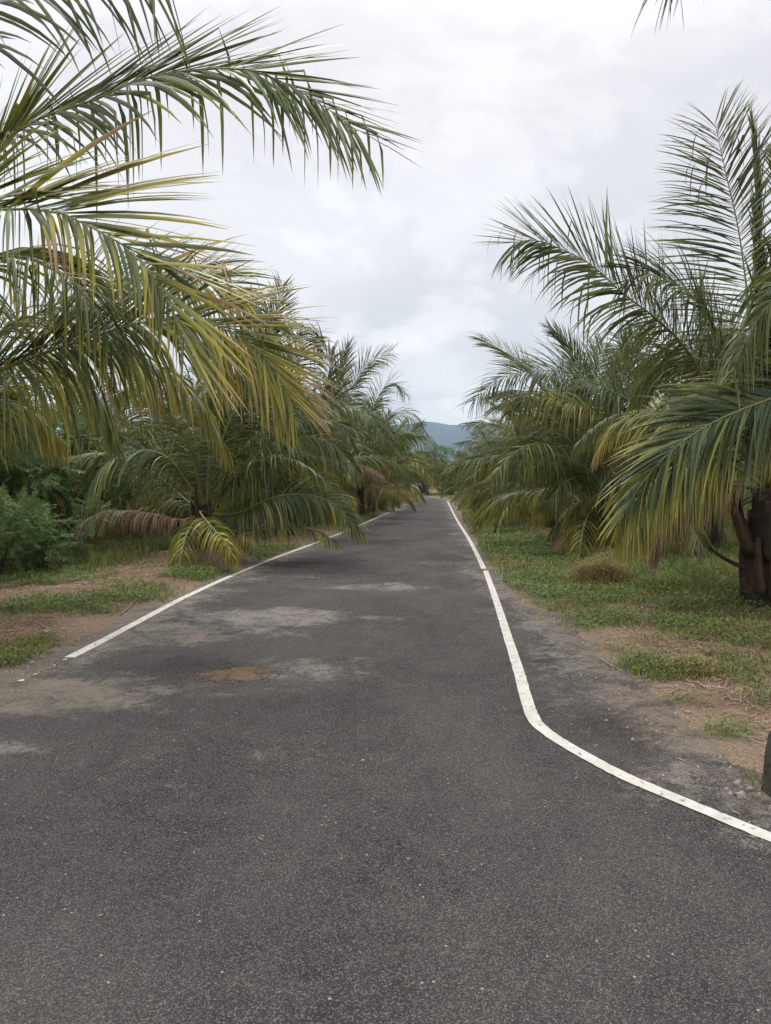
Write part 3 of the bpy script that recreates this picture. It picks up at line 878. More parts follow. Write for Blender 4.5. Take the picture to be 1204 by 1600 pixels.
# right, nearest palm
R1 = palm(3.55, 9.0, 'nearest palm on the right, thick dark trunk and tall fronds against the sky', GR, 1.35, 'near', MIX_FULL, 30, 0.2, [(98, 300)], 1.0, 6, 18, 0.25)
K1 = (3.5, 8.95, 1.5)
hero(R1, K1, [
    ([(1183, 640, 9.0), (1180, 569, 9.0), (1173, 514, 9.0), (1162, 422, 9.0), (1151, 349, 9.0), (1131, 262, 8.9), (1121, 215, 8.9), (1116, 192, 8.9)],
     dict(n=92, leaf=1.08, width=0.036, roll=(75, 80), droop=0.22, droop2=0.12, lift=4, a0=86, a1=34, dry=0.02, kink=0.06, petiole=0.2)),
    ([(1152, 603, 8.9), (1111, 516, 8.7), (1086, 468, 8.6), (1056, 445, 8.5), (1027, 431, 8.4), (1000, 428, 8.3), (975, 440, 8.3)],
     dict(n=76, leaf=0.95, width=0.04, roll=(-30, -50), droop=0.8, droop2=0.3, dry=0.03, kink=0.1)),
    ([(1115, 625, 8.8), (1071, 545, 8.6), (1020, 494, 8.4), (976, 461, 8.3), (921, 412, 8.2), (865, 384, 8.1), (830, 374, 8.0), (802, 380, 8.0)],
     dict(n=96, leaf=1.04, width=0.038, roll=(-60, -75), droop=0.5, droop2=0.08, lift=8, a0=74, a1=24, dry=0.02, kink=0.22, petiole=0.16)),
    ([(1180, 640, 9.2), (1184, 480, 9.3), (1184, 350, 9.3), (1182, 255, 9.3), (1176, 200, 9.3)], dict(n=60, leaf=0.75, a0=15, a1=6, lift=3, droop=0.03, dry=0.08, kink=0.02, roll=(80, 80))),
    ([('w', 3.55, 8.0, 2.25), (1275, 600, 7.2), (1204, 622, 6.9), (1136, 648, 6.6), (1086, 675, 6.4), (1040, 711, 6.2), (1000, 757, 6.1), (976, 798, 6.0)],
     dict(n=105, twm=0.35, leaf=1.0, width=0.046, roll=(-50, -55), droop=0.75, droop2=0.25, lift=12, a0=48, a1=14, dry=(0.08, 0.3), dryvar=0.1, kink=0.05, petiole=0.2)),
    ([('w', 3.8, 8.4, 2.9), (1340, 430, 7.4), (1275, 425, 7.1), (1222, 452, 6.9), (1172, 515, 6.8), (1140, 590, 6.7)],
     dict(n=80, leaf=0.9, width=0.042, roll=(-35, -40), droop=1.0, dry=0.12, lift=15)),
    ([(1130, 695, 9.8), (1070, 657, 11), (1036, 641, 11.5), (1003, 641, 11.8), (963, 661, 12), (936, 698, 12)], dict(n=80, leaf=1.0, roll=(-50, -45), droop=1.1, dry=(0.3, 0.5), kink=0.05, twm=0.3)),
    ([(1120, 715, 9.0), (1060, 725, 8.9), (1010, 765, 8.9), (982, 830, 8.9)], dict(n=76, leaf=0.95, roll=(-40, -40), droop=1.5, dry=0.42, lift=5)),
    ([(1160, 690, 9.3), (1120, 600, 9.5), (1090, 560, 9.7), (1040, 560, 9.9), (1000, 600, 10)], dict(n=80, leaf=1.0, roll=(-40, -40), droop=1.0, dry=0.05)),
    ([(1195, 620, 9.3), (1215, 480, 9.4), (1230, 350, 9.4), (1215, 250, 9.3)], dict(n=80, leaf=0.95, roll=(70, 70), droop=0.3, dry=0.03)),
    ([(1100, 760, 9.2), (1050, 790, 9.3), (1020, 850, 9.3)], dict(n=60, leaf=0.75, dead=True, dry=0.3, droop=1.7, lift=2)),
], 400)
g = stub_geo(R(170), 0.42, 0.55, 15, 0.035, 3, -30)
link('leaf_base', g.mesh('leaf_base', [M['fibre']], True), R1)

# right, palm beside the camera (outside the picture; the tip of one frond hangs into the top)
R0 = palm(3.7, 1.4, 'palm beside the camera whose frond tip hangs into the top right corner', GR, 1.6, 'near', MIX_FULL, 10, 0.0, [(60, 250)], 1.0, 7, 2, 0.24)
hero(R0, (3.65, 1.45, 1.7), [([('w', 3.3, 2.0, 3.7), ('w', 2.6, 2.8, 4.85), ('w', 1.95, 3.5, 4.95), (1085, -100, 4.1), (1052, -42, 4.25)], dict(n=70, leaf=0.8, width=0.034, droop=0.7, dry=0.04, a1=18))], 430)

# right, second row palm whose long frond sweeps left
RS = palm(5.3, 16.5, 'palm standing back on the right behind the nearest one, long frond sweeping left', GRB, 1.5, 'near', MIX_FULL, 18, 1.0, None, 1.0, 8, 2, 0.22)
hero(RS, (5.25, 16.4, 1.6), [
    ([(1050, 660, 16), (999, 633, 15.7), (939, 603, 15.4), (894, 582, 15.2), (843, 579, 15), (790, 588, 14.8), (738, 626, 14.6)], dict(n=96, leaf=1.0, roll=(-55, -50), droop=1.1, droop2=0.3, dry=0.06, kink=0.1, twm=0.3)),
    ([(1085, 640, 16.5), (1060, 570, 16.6), (1020, 520, 16.7), (990, 500, 16.8)], dict(n=70, leaf=0.95, roll=(-70, -70), droop=0.4, dry=0.04)),
], 440)
R2 = palm(3.05, 17.3, 'right-hand palm with orange hanging leaflets and fronds that brush the grass', GR, 1.2, 'near', MIX_OLD, 26, 0.5, None, 0.95, 9, 3, 0.22, 180)
hero(R2, (3.0, 17.2, 1.3), [
    ([(948, 690, 16.8), (933, 650, 16.5), (894, 630, 16.2), (849, 619, 15.9), (812, 628, 15.7), (788, 650, 15.6)], dict(n=84, leaf=1.0, roll=(-50, -50), droop=1.4, dry=(0.3, 0.62), dryvar=0.16, kink=0.1, twm=0.3)),
    ([(885, 730, 16.7), (849, 716, 16.2), (807, 720, 15.8), (768, 748, 15.5)], dict(n=80, leaf=0.95, roll=(-45, -45), droop=1.0, dry=0.1, twm=0.3)),
    ([(916, 655, 17.2), (905, 585, 17.2), (888, 543, 17.1), (857, 511, 17)], dict(n=76, leaf=0.7, roll=(70, 70), droop=0.1, dry=0.05, a0=40, a1=14)),
    ([(948, 680, 17.3), (972, 600, 17.4), (984, 548, 17.5), (988, 520, 17.5)], dict(n=80, leaf=0.95, roll=(85, 85), droop=0.1, dry=0.04, a0=60, a1=20)),
    ([(910, 745, 16.6), (880, 755, 16.0), (850, 790, 15.6)], dict(n=64, leaf=0.85, roll=(-30, -30), droop=1.5, dry=0.3)),
], 450)
R3 = palm(3.1, 25.0, 'right-hand palm of grey green fronds just beyond the orange one', GR, 1.3, 'near', MIX_FULL, 28, 1.4, None, 0.92, 10, 0, 0.2, 180)
R4 = palm(3.1, 33.0, 'right-hand palm with a yellow and pink dying frond low over the verge', GR, 1.3, 'far', MIX_FULL, 28, 0.7, None, 0.92, 11, 0, 0.22, 180)
hero(R4, (3.05, 32.9, 1.3), [([(782, 764, 32.4), (762, 758, 31.9), (745, 758, 31.6), (733, 770, 31.5)], dict(n=60, leaf=0.8, roll=(-40, -40), droop=1.6, dry=0.6, dryvar=0.2, sides=5))], 470)
for i, (x, y, lab, mx) in enumerate([
        (2.0, 41, 'right-hand palm behind the one with the pink dying frond, grey green and arching', MIX_FULL),
        (1.75, 49, 'small right-hand palm far down the verge with a reddish dry frond', MIX_OLD),
        (1.5, 57, 'smaller right-hand palm near the end of the white line', MIX_FULL),
        (1.0, 66, 'distant right-hand palm beyond the end of the white line', MIX_FULL),
        (0.2, 76, 'last palm seen on the right before the trees at the bend', MIX_FULL)]):
    palm(x + 0.95, y, lab, GR, 1.3, 'far', mx, 28, None, None, 0.9, 30 + i, 0, 0.22, 180)

for i, (x, y, lab) in enumerate([
        (-10.4, 13.5, 'palm in the back row on the left, behind the nearest palm'),
        (-10.2, 21.0, 'palm in the back row on the left, behind the low sprawling palm'),
        (-9.8, 29.0, 'palm in the back row on the left, partly hidden behind the upright one'),
        (-9.8, 38.0, 'palm deeper in the left back row, seen between nearer crowns'),
        (-9.9, 48.0, 'farthest palm of the left back row')]):
    palm(x, y, lab, GLB, 1.4, 'far', MIX_FULL, 18, None, None, 1.0, 50 + i)
for i, (x, y, lab) in enumerate([
        (8.6, 24.0, 'palm in the back row on the right, behind the orange palm'),
        (8.3, 32.0, 'palm in the back row on the right, behind the grey green palm'),
        (7.8, 41.0, 'palm deeper in the right back row, only its top showing'),
        (7.4, 52.0, 'farthest palm of the right back row')]):
    palm(x, y, lab, GRB, 1.5, 'far', MIX_FULL, 18, None, None, 1.0, 60 + i)


for i, (x, y, lab, gp, ln) in enumerate([
        (-5.6, 25.6, 'palm close behind the upright one on the left, crown spreading over the verge', GL, 0),
        (-5.0, 32.3, 'palm squeezed between the fan topped one and the pale arching frond on the left', GL, 0),
        (-4.3, 39.3, 'low palm on the left between the yellow hanging frond and the darker one beyond', GL, 0),
        (3.6, 29.2, 'palm on the right squeezed between the grey green one and the pink dying frond', GR, 180),
        (3.7, 37.0, 'palm on the right just past the pink dying frond, crown low over the grass', GR, 180),
        (-6.9, 18.6, 'palm between the low sprawling palm and the upright one, set back from the left line', GLB, 0),
        (-6.6, 25.8, 'palm set back on the left between the upright one and the next crown', GLB, 0),
        (-6.4, 32.4, 'palm set back on the left behind the pale arching frond', GLB, 0),
        (-6.5, 40.0, 'palm set back far along the left row, half hidden', GLB, 0),
        (5.2, 21.2, 'palm set back on the right between the orange palm and the grey green one', GRB, 180),
        (4.9, 29.2, 'palm set back on the right behind the grey green one', GRB, 180),
        (4.6, 37.0, 'palm set back on the right beyond the pink dying frond', GRB, 180),
        (4.2, 45.5, 'palm set back far along the right row, half hidden', GRB, 180)]):
    palm(x, y, lab, gp, 1.4, 'far' if y > 24 else 'near', MIX_FULL, 24, None, None, 0.98, 80 + i, 0, 0.22, ln)


# ------------------------------------------------------------------ shrubs and broadleaf trees
def leaf_cloud(g, centres, radii, n, size, seed, spray=7, dry=0.1, flat=0.75):
    """pinnate sprays of small leaves spread through lumpy clumps"""
    r = np.random.default_rng(seed)
    centres = np.asarray(centres, float); radii = np.asarray(radii, float)
    w = radii ** 2 / (radii ** 2).sum()
    ci = r.choice(len(centres), n, p=w)
    dirs = norm(r.normal(0, 1, (n, 3)) + np.array([0, 0, 0.35]))
    rad = radii[ci] * (0.45 + 0.6 * r.random(n) ** 0.6)
    p = centres[ci] + dirs * rad[:, None] * np.array([1, 1, flat])
    out = norm(dirs + r.normal(0, 0.5, (n, 3)) + np.array([0, 0, -0.15]))
    side = norm(np.cross(out, r.normal(0, 1, (n, 3)) * 0.4 + UP))
    rn = r.random(n); cl = r.random(len(centres))[ci]
    V = []; A = []
    for k in range(spray):
        for s in (-1, 1):
            b = p + out * (size * 1.1 * k)[:, None] if np.ndim(size) else p + out * size * 0.9 * k
            d = norm(out * 0.6 + side * s + r.normal(0, 0.15, (n, 3)) + np.array([0, 0, -0.12 * k / spray]))
            ln = size * 1.9 * (1 - 0.4 * abs(k / spray - 0.4)) * r.uniform(0.8, 1.2, n)[:, None]
            wv = norm(np.cross(d, np.cross(side, out) + r.normal(0, 0.25, (n, 3)))) * size * 0.36
            V.append(np.stack([b, b + d * ln * 0.5 + wv, b + d * ln, b + d * ln * 0.5 - wv], 1))
            a = np.zeros((n, 4, 3)); a[:, :, 0] = np.array([0, .5, 1, .5]) * 0.8; a[:, :, 1] = np.clip(dry + r.normal(0, .06, n), 0, 1)[:, None]; a[:, :, 2] = (0.5 * rn + 0.5 * cl)[:, None]
            A.append(a)
    V = np.concatenate(V); A = np.concatenate(A)
    q = np.arange(len(V) * 4).reshape(-1, 4)
    g.add(V.reshape(-1, 3), q, None, A.reshape(-1, 3))


def clump_set(n, rx, ry, h, rmin, rmax, seed, z0=0.2):
    r = np.random.default_rng(seed)
    c = np.stack([r.uniform(-rx, rx, n), r.uniform(-ry, ry, n), z0 + (h - z0) * r.random(n) ** 0.8], 1)
    c[:, :2] *= np.sqrt(np.clip(1.15 - (c[:, 2:] / (h * 1.15)) ** 2, 0.1, 1))
    return c, r.uniform(rmin, rmax, n)


def branches(centres, seed, base_r=0.05, trunk_h=0.2):
    g = Geo(); r = np.random.default_rng(seed)
    for c in centres:
        st = np.array([r.normal(0, 0.08), r.normal(0, 0.08), -0.05])
        mid = np.array([c[0] * 0.35, c[1] * 0.35, max(trunk_h, c[2] * 0.5)]) + r.normal(0, 0.08, 3)
        pts, _ = catmull([st, mid, c], 8)
        tube(g, pts, np.linspace(base_r, base_r * 0.2, 8), 5)
    return g


BUSH = []
for v, (rx_, ry_, h_, n_) in enumerate([(1.3, 1.2, 1.7, 1500), (1.6, 1.3, 2.5, 2100), (1.0, 1.0, 1.1, 1000)]):
    c, rad = clump_set(12, rx_, ry_, h_, 0.35, 0.6, 70 + v)
    gl_ = Geo(); leaf_cloud(gl_, c, rad, n_, 0.035, 80 + v, 7)
    BUSH.append((gl_.mesh('foliage', [M['bush']]), branches(c, v, 0.03).mesh('branch', [M['bark']], True)))


def shrub(kind, x, y, label, group, s=1.0, rz=0.0):
    z = float(ground_z(np.array([x]), np.array([y]))[0])
    o = tag(empty('shrub', (x, y, z), rz), label, 'shrub', group)
    o.scale = (s, s, s)
    link('foliage', BUSH[kind][0], o); link('branch', BUSH[kind][1], o)
    return o


GS = 'feathery green shrubs behind the left verge'
for i, (k, px, y, s, lab) in enumerate([
        (0, -5, 11.5, 0.72, 'bright green feathery shrub at the left picture edge by the grass'),
        (2, 70, 12.6, 0.9, 'low feathery shrub next to the one at the left edge, in front of dark leaves'),
        (1, -40, 14.0, 1.0, 'tall feathery shrub at the far left behind the hanging leaflets'),
        (1, 60, 15.5, 1.05, 'tall dark feathery shrub behind the low one on the left'),
        (0, 130, 18.0, 1.2, 'feathery shrub seen behind the brown dead frond'),
        (1, 190, 21.0, 1.2, 'feathery shrub far behind the low sprawling palm'),
        (1, 20, 21.0, 1.5, 'large feathery shrub at the back on the far left'),
        (1, 260, 26.0, 1.4, 'shrub deep between the left palm rows'),
        (1, 330, 30.0, 1.4, 'deeper shrub between the left palm rows, farther along'),
        (1, 430, 36.0, 1.4, 'shrub at the back of the left grove near the upright palm')]):
    p = at(px, 800, y)
    shrub(k, p[0], y, lab, GS, s, i * 1.3)
for i, (k, px, y, s, lab) in enumerate([
        (1, 1010, 24, 1.0, 'shrub in shade behind the right palms, left of the thick trunk'),
        (1, 900, 31, 1.2, 'shrub behind the orange palm on the right'),
        (0, 1140, 27, 1.1, 'shrub far behind the thick trunk on the right')]):
    p = at(px, 800, y)
    shrub(k, p[0], y, lab, 'shrubs behind the right palms', s, i * 1.7)

for i, (x, y, s, lab) in enumerate([
        (-1.6, 93, 1.5, 'dense shrub at the very end of the lane'),
        (0.6, 90, 1.3, 'dense shrub at the lane end, right of the small leafy tree'),
        (2.4, 95, 1.6, 'shrub under the trees at the right of the lane end'),
        (-3.6, 97, 1.6, 'shrub under the trees where the lane bends out of sight'),
        (-6.5, 101, 1.7, 'shrub on the far side of the bend, half behind palms')]):
    shrub(1, x, y, lab, 'shrubs closing the lane end', s, i * 2.1)

TREE = []
for v, (rx_, h_) in enumerate([(3.0, 6.5), (3.6, 8.0)]):
    c, rad = clump_set(22, rx_, rx_, h_, 0.8, 1.4, 90 + v, 1.6)
    gl_ = Geo(); leaf_cloud(gl_, c, rad, 2600, 0.085, 95 + v, 5)
    tg = branches(c, 20 + v, 0.12, 1.4)
    tube(tg, catmull([(0, 0, -0.2), (0.05, 0.02, 1.0), (0.0, 0.1, 2.4)], 8)[0], np.linspace(0.24, 0.15, 8), 8)
    TREE.append((gl_.mesh('crown', [M['bush']]), tg.mesh('trunk', [M['bark']], True)))


def tree(kind, x, y, label, s=1.0, rz=0.0, group='broadleaf trees where the lane ends'):
    o = tag(empty('broadleaf_tree', (x, y, 0), rz), label, 'tree', group)
    o.scale = (s, s, s)
    link('crown', TREE[kind][0], o); link('trunk', TREE[kind][1], o)


for i, (k, x, y, s, lab) in enumerate([
        (0, -1.0, 104, 0.88, 'dark green tree closing the end of the lane'),
        (1, 4.0, 112, 0.75, 'round tree right of the one closing the lane'),
        (0, 9.5, 110, 0.9, 'tree at the far right of the group ending the lane'),
        (1, -22.0, 124, 0.8, 'tree at the left end of the far group, past the bend'),
        (1, -15.5, 130, 0.85, 'tree behind the bend between distant palms'),
        (1, 15.0, 126, 0.9, 'taller tree behind the far right palms'),
        (0, -4.6, 108, 0.8, 'tree left of the dark one closing the lane, just past the bend'),
        (0, 1.6, 98, 0.72, 'lower bushy tree just right of the lane end'),
        (0, -0.6, 92, 0.42, 'small leafy tree right at the bend of the lane')]):
    tree(k, x, y, lab, s, i * 1.1)

# ------------------------------------------------------------------ ground cover
def scatter(n, x0, x1, y0, y1, seed, dens, power=1.6):
    r = np.random.default_rng(seed)
    y = y0 + (y1 - y0) * r.random(n) ** power
    x = x0 + (x1 - x0) * r.random(n)
    k = r.random(n) < dens(x, y)
    return x[k], y[k]


def blades(g, x, y, h, w, r, dry, lean=0.5):
    n = len(x)
    z = ground_z(x, y) - 0.01
    az = r.uniform(0, 6.28, n)
    d = np.stack([np.cos(az), np.sin(az), np.zeros(n)], 1)
    s = np.stack([-np.sin(az), np.cos(az), np.zeros(n)], 1)
    ln = r.uniform(0.2, 1.0, n)[:, None] * lean
    b = np.stack([x, y, z], 1)
    H = (h * r.uniform(0.5, 1.2, n))[:, None]; W = (w * r.uniform(0.7, 1.3, n))[:, None]
    p1 = b + UP * H * 0.55 + d * H * ln * 0.35; p2 = b + UP * H * (1 - 0.3 * ln) + d * H * ln
    v = np.stack([b - s * W / 2, b + s * W / 2, p1 + s * W * 0.42, p1 - s * W * 0.42, p2], 1).reshape(-1, 3)
    i = np.arange(n) * 5
    a = np.zeros((n, 5, 3)); a[:, :, 0] = [0.1, 0.1, 0.5, 0.5, 1.0]; a[:, :, 1] = np.clip(dry + r.normal(0, 0.1, n), 0, 1)[:, None]; a[:, :, 2] = r.random(n)[:, None]
    g.add(v, np.stack([i, i + 1, i + 2, i + 3], 1), np.stack([i + 3, i + 2, i + 4], 1), a.reshape(-1, 3))


def leaflets(g, x, y, h, size, r, dry):
    n = len(x)
    z = ground_z(x, y) + h * r.random(n) ** 0.7
    az = r.uniform(0, 6.28, n); el = r.uniform(-0.2, 0.9, n)
    d = np.stack([np.cos(az) * np.cos(el), np.sin(az) * np.cos(el), np.sin(el)], 1)
    s = np.stack([-np.sin(az), np.cos(az), r.normal(0, 0.3, n)], 1)
    b = np.stack([x, y, z], 1)
    L = (size * r.uniform(0.6, 1.4, n))[:, None]
    v = np.stack([b, b + d * L * 0.5 + s * L * 0.27, b + d * L, b + d * L * 0.5 - s * L * 0.27], 1).reshape(-1, 3)
    a = np.zeros((n, 4, 3)); a[:, :, 0] = [0.0, 0.4, 0.8, 0.4]; a[:, :, 1] = np.clip(dry + r.normal(0, 0.07, n), 0, 1)[:, None]; a[:, :, 2] = r.random(n)[:, None]
    g.add(v, np.arange(n * 4).reshape(-1, 4), None, a.reshape(-1, 3))


r = np.random.default_rng(77)
dens = lambda x, y: np.clip(green_mask(x, y), 0, 1) ** 1.4
# broad-leaved creeping weeds (mostly right verge)
g = Geo()
wd = lambda x, y: dens(x, y) * sstep(fbm(x, y, 2.2, 3, 91), 0.36, 0.56)
x, y = scatter(420000, 0.6, 7.5, 3.2, 30, 1, wd, 1.9)
leaflets(g, x, y, 0.10 * (0.4 + fbm(x, y, 1.5, 3, 12)), np.clip(0.016 + 0.0016 * y, 0.02, 0.06), r, np.full(len(x), 0.08))
x, y = scatter(160000, -9, -3.2, 6, 22, 2, wd, 1.5)
leaflets(g, x, y, 0.10 * (0.4 + fbm(x, y, 1.5, 3, 13)), np.clip(0.016 + 0.0016 * y, 0.02, 0.06), r, np.full(len(x), 0.08))
for (px_, py_, rx_, ry_, n_, hh, sd_) in ((1050, 932, 95, 16, 9000, 0.42, 51), (1130, 950, 60, 14, 5000, 0.34, 52), (880, 880, 70, 14, 5000, 0.3, 53), (985, 905, 60, 12, 4000, 0.34, 54)):
    c_ = gnd(px_, py_); rr_ = np.random.default_rng(sd_)
    x = c_[0] + rr_.normal(0, rx_ * c_[1] / FPX * 0.5, n_); y = c_[1] + rr_.normal(0, ry_ * c_[1] ** 2 / (FPX * CAMH) * 0.5, n_)
    k_ = fbm(x, y, 2.2, 3, sd_) > 0.46; x, y = x[k_], y[k_]
    leaflets(g, x, y, hh * sstep(fbm(x, y, 2.6, 3, sd_ + 7), 0.3, 0.75), np.full(len(x), 0.034), r, np.full(len(x), 0.2))
tag(link('weeds', g.mesh('weeds', [M['weed']])), 'creeping broad leaved weeds on the verges', None, None, 'stuff')
# grass
g = Geo()
gdn = lambda x, y: dens(x, y) * (0.25 + 0.75 * sstep(fbm(x, y, 1.7, 3, 55), 0.38, 0.58))
x, y = scatter(260000, 0.3, 9, 3.2, 40, 3, gdn, 1.8)
blades(g, x, y, 0.11 * (0.5 + 1.1 * fbm(x, y, 0.9, 3, 21)), np.clip(0.003 + 0.0007 * y, 0.004, 0.02), r, 0.08 + 0.62 * sstep(fbm(x, y, 0.9, 4, 38), 0.40, 0.62), 0.9)
x, y = scatter(200000, -10, -3.0, 5.4, 36, 4, gdn, 1.7)
blades(g, x, y, 0.11 * (0.5 + 1.1 * fbm(x, y, 0.9, 3, 22)), np.clip(0.003 + 0.0007 * y, 0.004, 0.02), r, 0.06 + 0.4 * sstep(fbm(x, y, 0.8, 3, 39), 0.42, 0.7), 0.9)
# taller rank grass under and between the palms
tall = lambda x, y: np.clip(sstep(road_dist(x, y), 1.4, 2.6) * sstep(fbm(x, y, 0.9, 3, 61), 0.35, 0.55), 0, 1) * np.where(x > 0, sstep(y, 9.3, 10.4), sstep(y, 11.5, 14) * sstep(road_dist(x, y), 1.5, 3.0))
x, y = scatter(130000, 1.6, 12, 9, 40, 5, tall, 1.6)
blades(g, x, y, 0.30 * (0.4 + 1.2 * fbm(x, y, 0.7, 3, 23)), np.clip(0.004 + 0.0006 * y, 0.006, 0.022), r, 0.14 + 0.5 * sstep(fbm(x, y, 0.9, 4, 43), 0.42, 0.64), 0.8)
x, y = scatter(70000, -13, -4.8, 10, 34, 6, tall, 1.5)
blades(g, x, y, 0.30 * (0.4 + 1.2 * fbm(x, y, 0.7, 3, 24)), np.clip(0.004 + 0.0006 * y, 0.006, 0.022), r, np.full(len(x), 0.26), 0.8)
x, y = scatter(60000, -30, 40, 34, 110, 7, lambda x, y: sstep(road_dist(x, y), 0.15, 0.9), 1.3)
blades(g, x, y, np.full(len(x), 0.28), np.full(len(x), 0.04), r, np.full(len(x), 0.28), 0.8)
sparse = lambda x, y: sstep(road_dist(x, y), 0.05, 0.7) * sstep(fbm(x, y, 1.3, 4, 33), 0.40, 0.62)
for (xa, xb, ya, yb, n_, sd_) in ((0.8, 7, 2.9, 14, 60000, 18), (-9, -3.2, 5.4, 17, 60000, 19)):
    x, y = scatter(n_, xa, xb, ya, yb, sd_, sparse, 1.4)
    blades(g, x, y, 0.05 * (0.5 + 1.1 * fbm(x, y, 2.0, 3, 25)), np.clip(0.003 + 0.0006 * y, 0.004, 0.012), r, 0.2 + 0.45 * sstep(fbm(x, y, 1.1, 3, 37), 0.4, 0.6), 1.2)
tag(link('grass', g.mesh('grass', [M['grass']])), 'patchy green grass on both verges, tall under the palms', None, None, 'stuff')
# dry litter: straws and dead leaflets lying on the soil
g = Geo()
ld = lambda x, y: sstep(road_dist(x, y), 0.05, 0.8) * (0.3 + 0.7 * sstep(fbm(x, y, 1.2, 3, 65), 0.4, 0.6))
for (xa, xb, ya, yb, n_, sd_) in ((0.8, 6.5, 2.9, 13, 70000, 8), (-8, -3.2, 5.5, 17, 60000, 9)):
    x, y = scatter(n_, xa, xb, ya, yb, sd_, ld, 1.3)
    n = len(x); az = r.uniform(0, 6.28, n); L = r.uniform(0.03, 0.16, n)[:, None]
    d = np.stack([np.cos(az), np.sin(az), r.normal(0, 0.12, n)], 1); s = np.stack([-np.sin(az), np.cos(az), r.normal(0, .3, n)], 1)
    b = np.stack([x, y, ground_z(x, y) + 0.006], 1)
    w = r.uniform(0.002, 0.005, n)[:, None]
    v = np.stack([b - s * w, b + s * w, b + d * L + s * w * .5, b + d * L - s * w * .5], 1).reshape(-1, 3)
    a = np.zeros((n, 4, 3)); a[:, :, 0] = 0.5; a[:, :, 1] = r.uniform(0, 0.7, n)[:, None]; a[:, :, 2] = r.random(n)[:, None]
    g.add(v, np.arange(n * 4).reshape(-1, 4), None, a.reshape(-1, 3))
x, y = scatter(5200, -6, 4, 2.0, 24, 31, lambda x, y: np.clip(0.025 + 0.9 * sstep(road_dist(x, y), -0.9, -0.05), 0, 1) * (road_dist(x, y) < -0.02), 1.4)
n = len(x); az = r.uniform(0, 6.28, n); L = r.uniform(0.012, 0.06, n)[:, None]
d = np.stack([np.cos(az), np.sin(az), r.uniform(0, 0.12, n)], 1); s = np.stack([-np.sin(az), np.cos(az), r.normal(0, .2, n)], 1)
b = np.stack([x, y, np.full(n, 0.008)], 1); w = r.uniform(0.0015, 0.006, n)[:, None]
v = np.stack([b - s * w * .4, b + d * L * .5 + s * w, b + d * L, b + d * L * .5 - s * w], 1).reshape(-1, 3)
a = np.zeros((n, 4, 3)); a[:, :, 0] = 0.5; a[:, :, 1] = r.uniform(0, 0.9, n)[:, None]; a[:, :, 2] = r.random(n)[:, None]
g.add(v, np.arange(n * 4).reshape(-1, 4), None, a.reshape(-1, 3))
tag(link('leaf_litter', g.mesh('leaf_litter', [M['frond_dead']])), 'dry straws and dead leaflets strewn on the bare soil', None, None, 'stuff')


# gravel along the crumbling asphalt edges
g = Geo()
for (xa, xb, ya, yb, n_, sd_) in ((0.5, 5.0, 2.6, 12, 30000, 41), (-7, -3.0, 5.0, 15, 24000, 42)):
    gvd = lambda x, y: np.exp(-((road_dist(x, y) - 0.12) / 0.42) ** 2) * (0.15 + 0.85 * sstep(fbm(x, y, 2.3, 3, 47), 0.42, 0.62)) * 0.6
    x, y = scatter(n_, xa, xb, ya, yb, sd_, gvd, 1.5)
    n = len(x)
    z = np.maximum(ground_z(x, y), 0.0)
    sz = (0.002 + 0.011 * r.random(n) ** 3)[:, None, None]
    base = np.array([(-1, -.8, -.3), (1, -.9, -.3), (.9, 1, -.3), (-.9, .8, -.3), (-.5, -.4, .8), (.6, -.5, .7), (.5, .6, .85), (-.6, .5, .7)])[None]
    o8 = base * r.uniform(0.55, 1.25, (n, 8, 3)) * sz
    az = r.uniform(0, 6.28, n)[:, None]
    ox = o8[:, :, 0] * np.cos(az) - o8[:, :, 1] * np.sin(az); oy = o8[:, :, 0] * np.sin(az) + o8[:, :, 1] * np.cos(az)
    v = np.stack([ox + x[:, None], oy + y[:, None], o8[:, :, 2] + z[:, None] + 0.002], 2).reshape(-1, 3)
    f = np.array([(4, 5, 6, 7), (0, 1, 5, 4), (1, 2, 6, 5), (2, 3, 7, 6), (3, 0, 4, 7)])
    g.add(v, (np.arange(n)[:, None, None] * 8 + f[None]).reshape(-1, 4))
tag(link('gravel', g.mesh('gravel', [M['gravel']])), 'loose gravel along the crumbling asphalt edges', None, None, 'stuff')


# dried weed tussock
def tussock(px, py, h, rad, n, label, dry, seed):
    c = gnd(px, py)
    rr = np.random.default_rng(seed)
    g = Geo()
    x = c[0] + rr.normal(0, rad * 0.45, n); y = c[1] + rr.normal(0, rad * 0.45, n)
    blades(g, x, y, h * np.exp(-((x - c[0]) ** 2 + (y - c[1]) ** 2) / (rad * rad)) + 0.05, np.full(n, 0.007), rr, np.full(n, dry), 1.1)
    x2 = c[0] + rr.normal(0, rad * 0.42, n); y2 = c[1] + rr.normal(0, rad * 0.42, n)
    leaflets(g, x2, y2, h * np.exp(-((x2 - c[0]) ** 2 + (y2 - c[1]) ** 2) / (rad * rad)) + 0.04, np.full(n, 0.022), rr, np.full(n, dry))
    z = float(ground_z(c[0:1], c[1:2])[0])
    off = np.array([c[0], c[1], z])
    g.v = [v - off for v in g.v]
    tag(link('dry_tussock', g.mesh('dry_tussock', [M['grass']]), None, off), label, 'weed', 'tussocks on the verges')


tussock(938, 918, 0.42, 0.5, 2600, 'brown dried tussock in the right verge in front of the shaded grass', 0.72, 1)
tussock(1040, 932, 0.24, 0.55, 3000, 'dark olive tussock between the brown one and the thick trunk', 0.3, 2)
tussock(1078, 1055, 0.10, 0.30, 1300, 'small reddish dry tussock on bare soil near the right apron', 0.6, 3)
tussock(175, 872, 0.28, 0.5, 3200, 'tan dry tussock below the brown dead frond on the left', 0.5, 4)

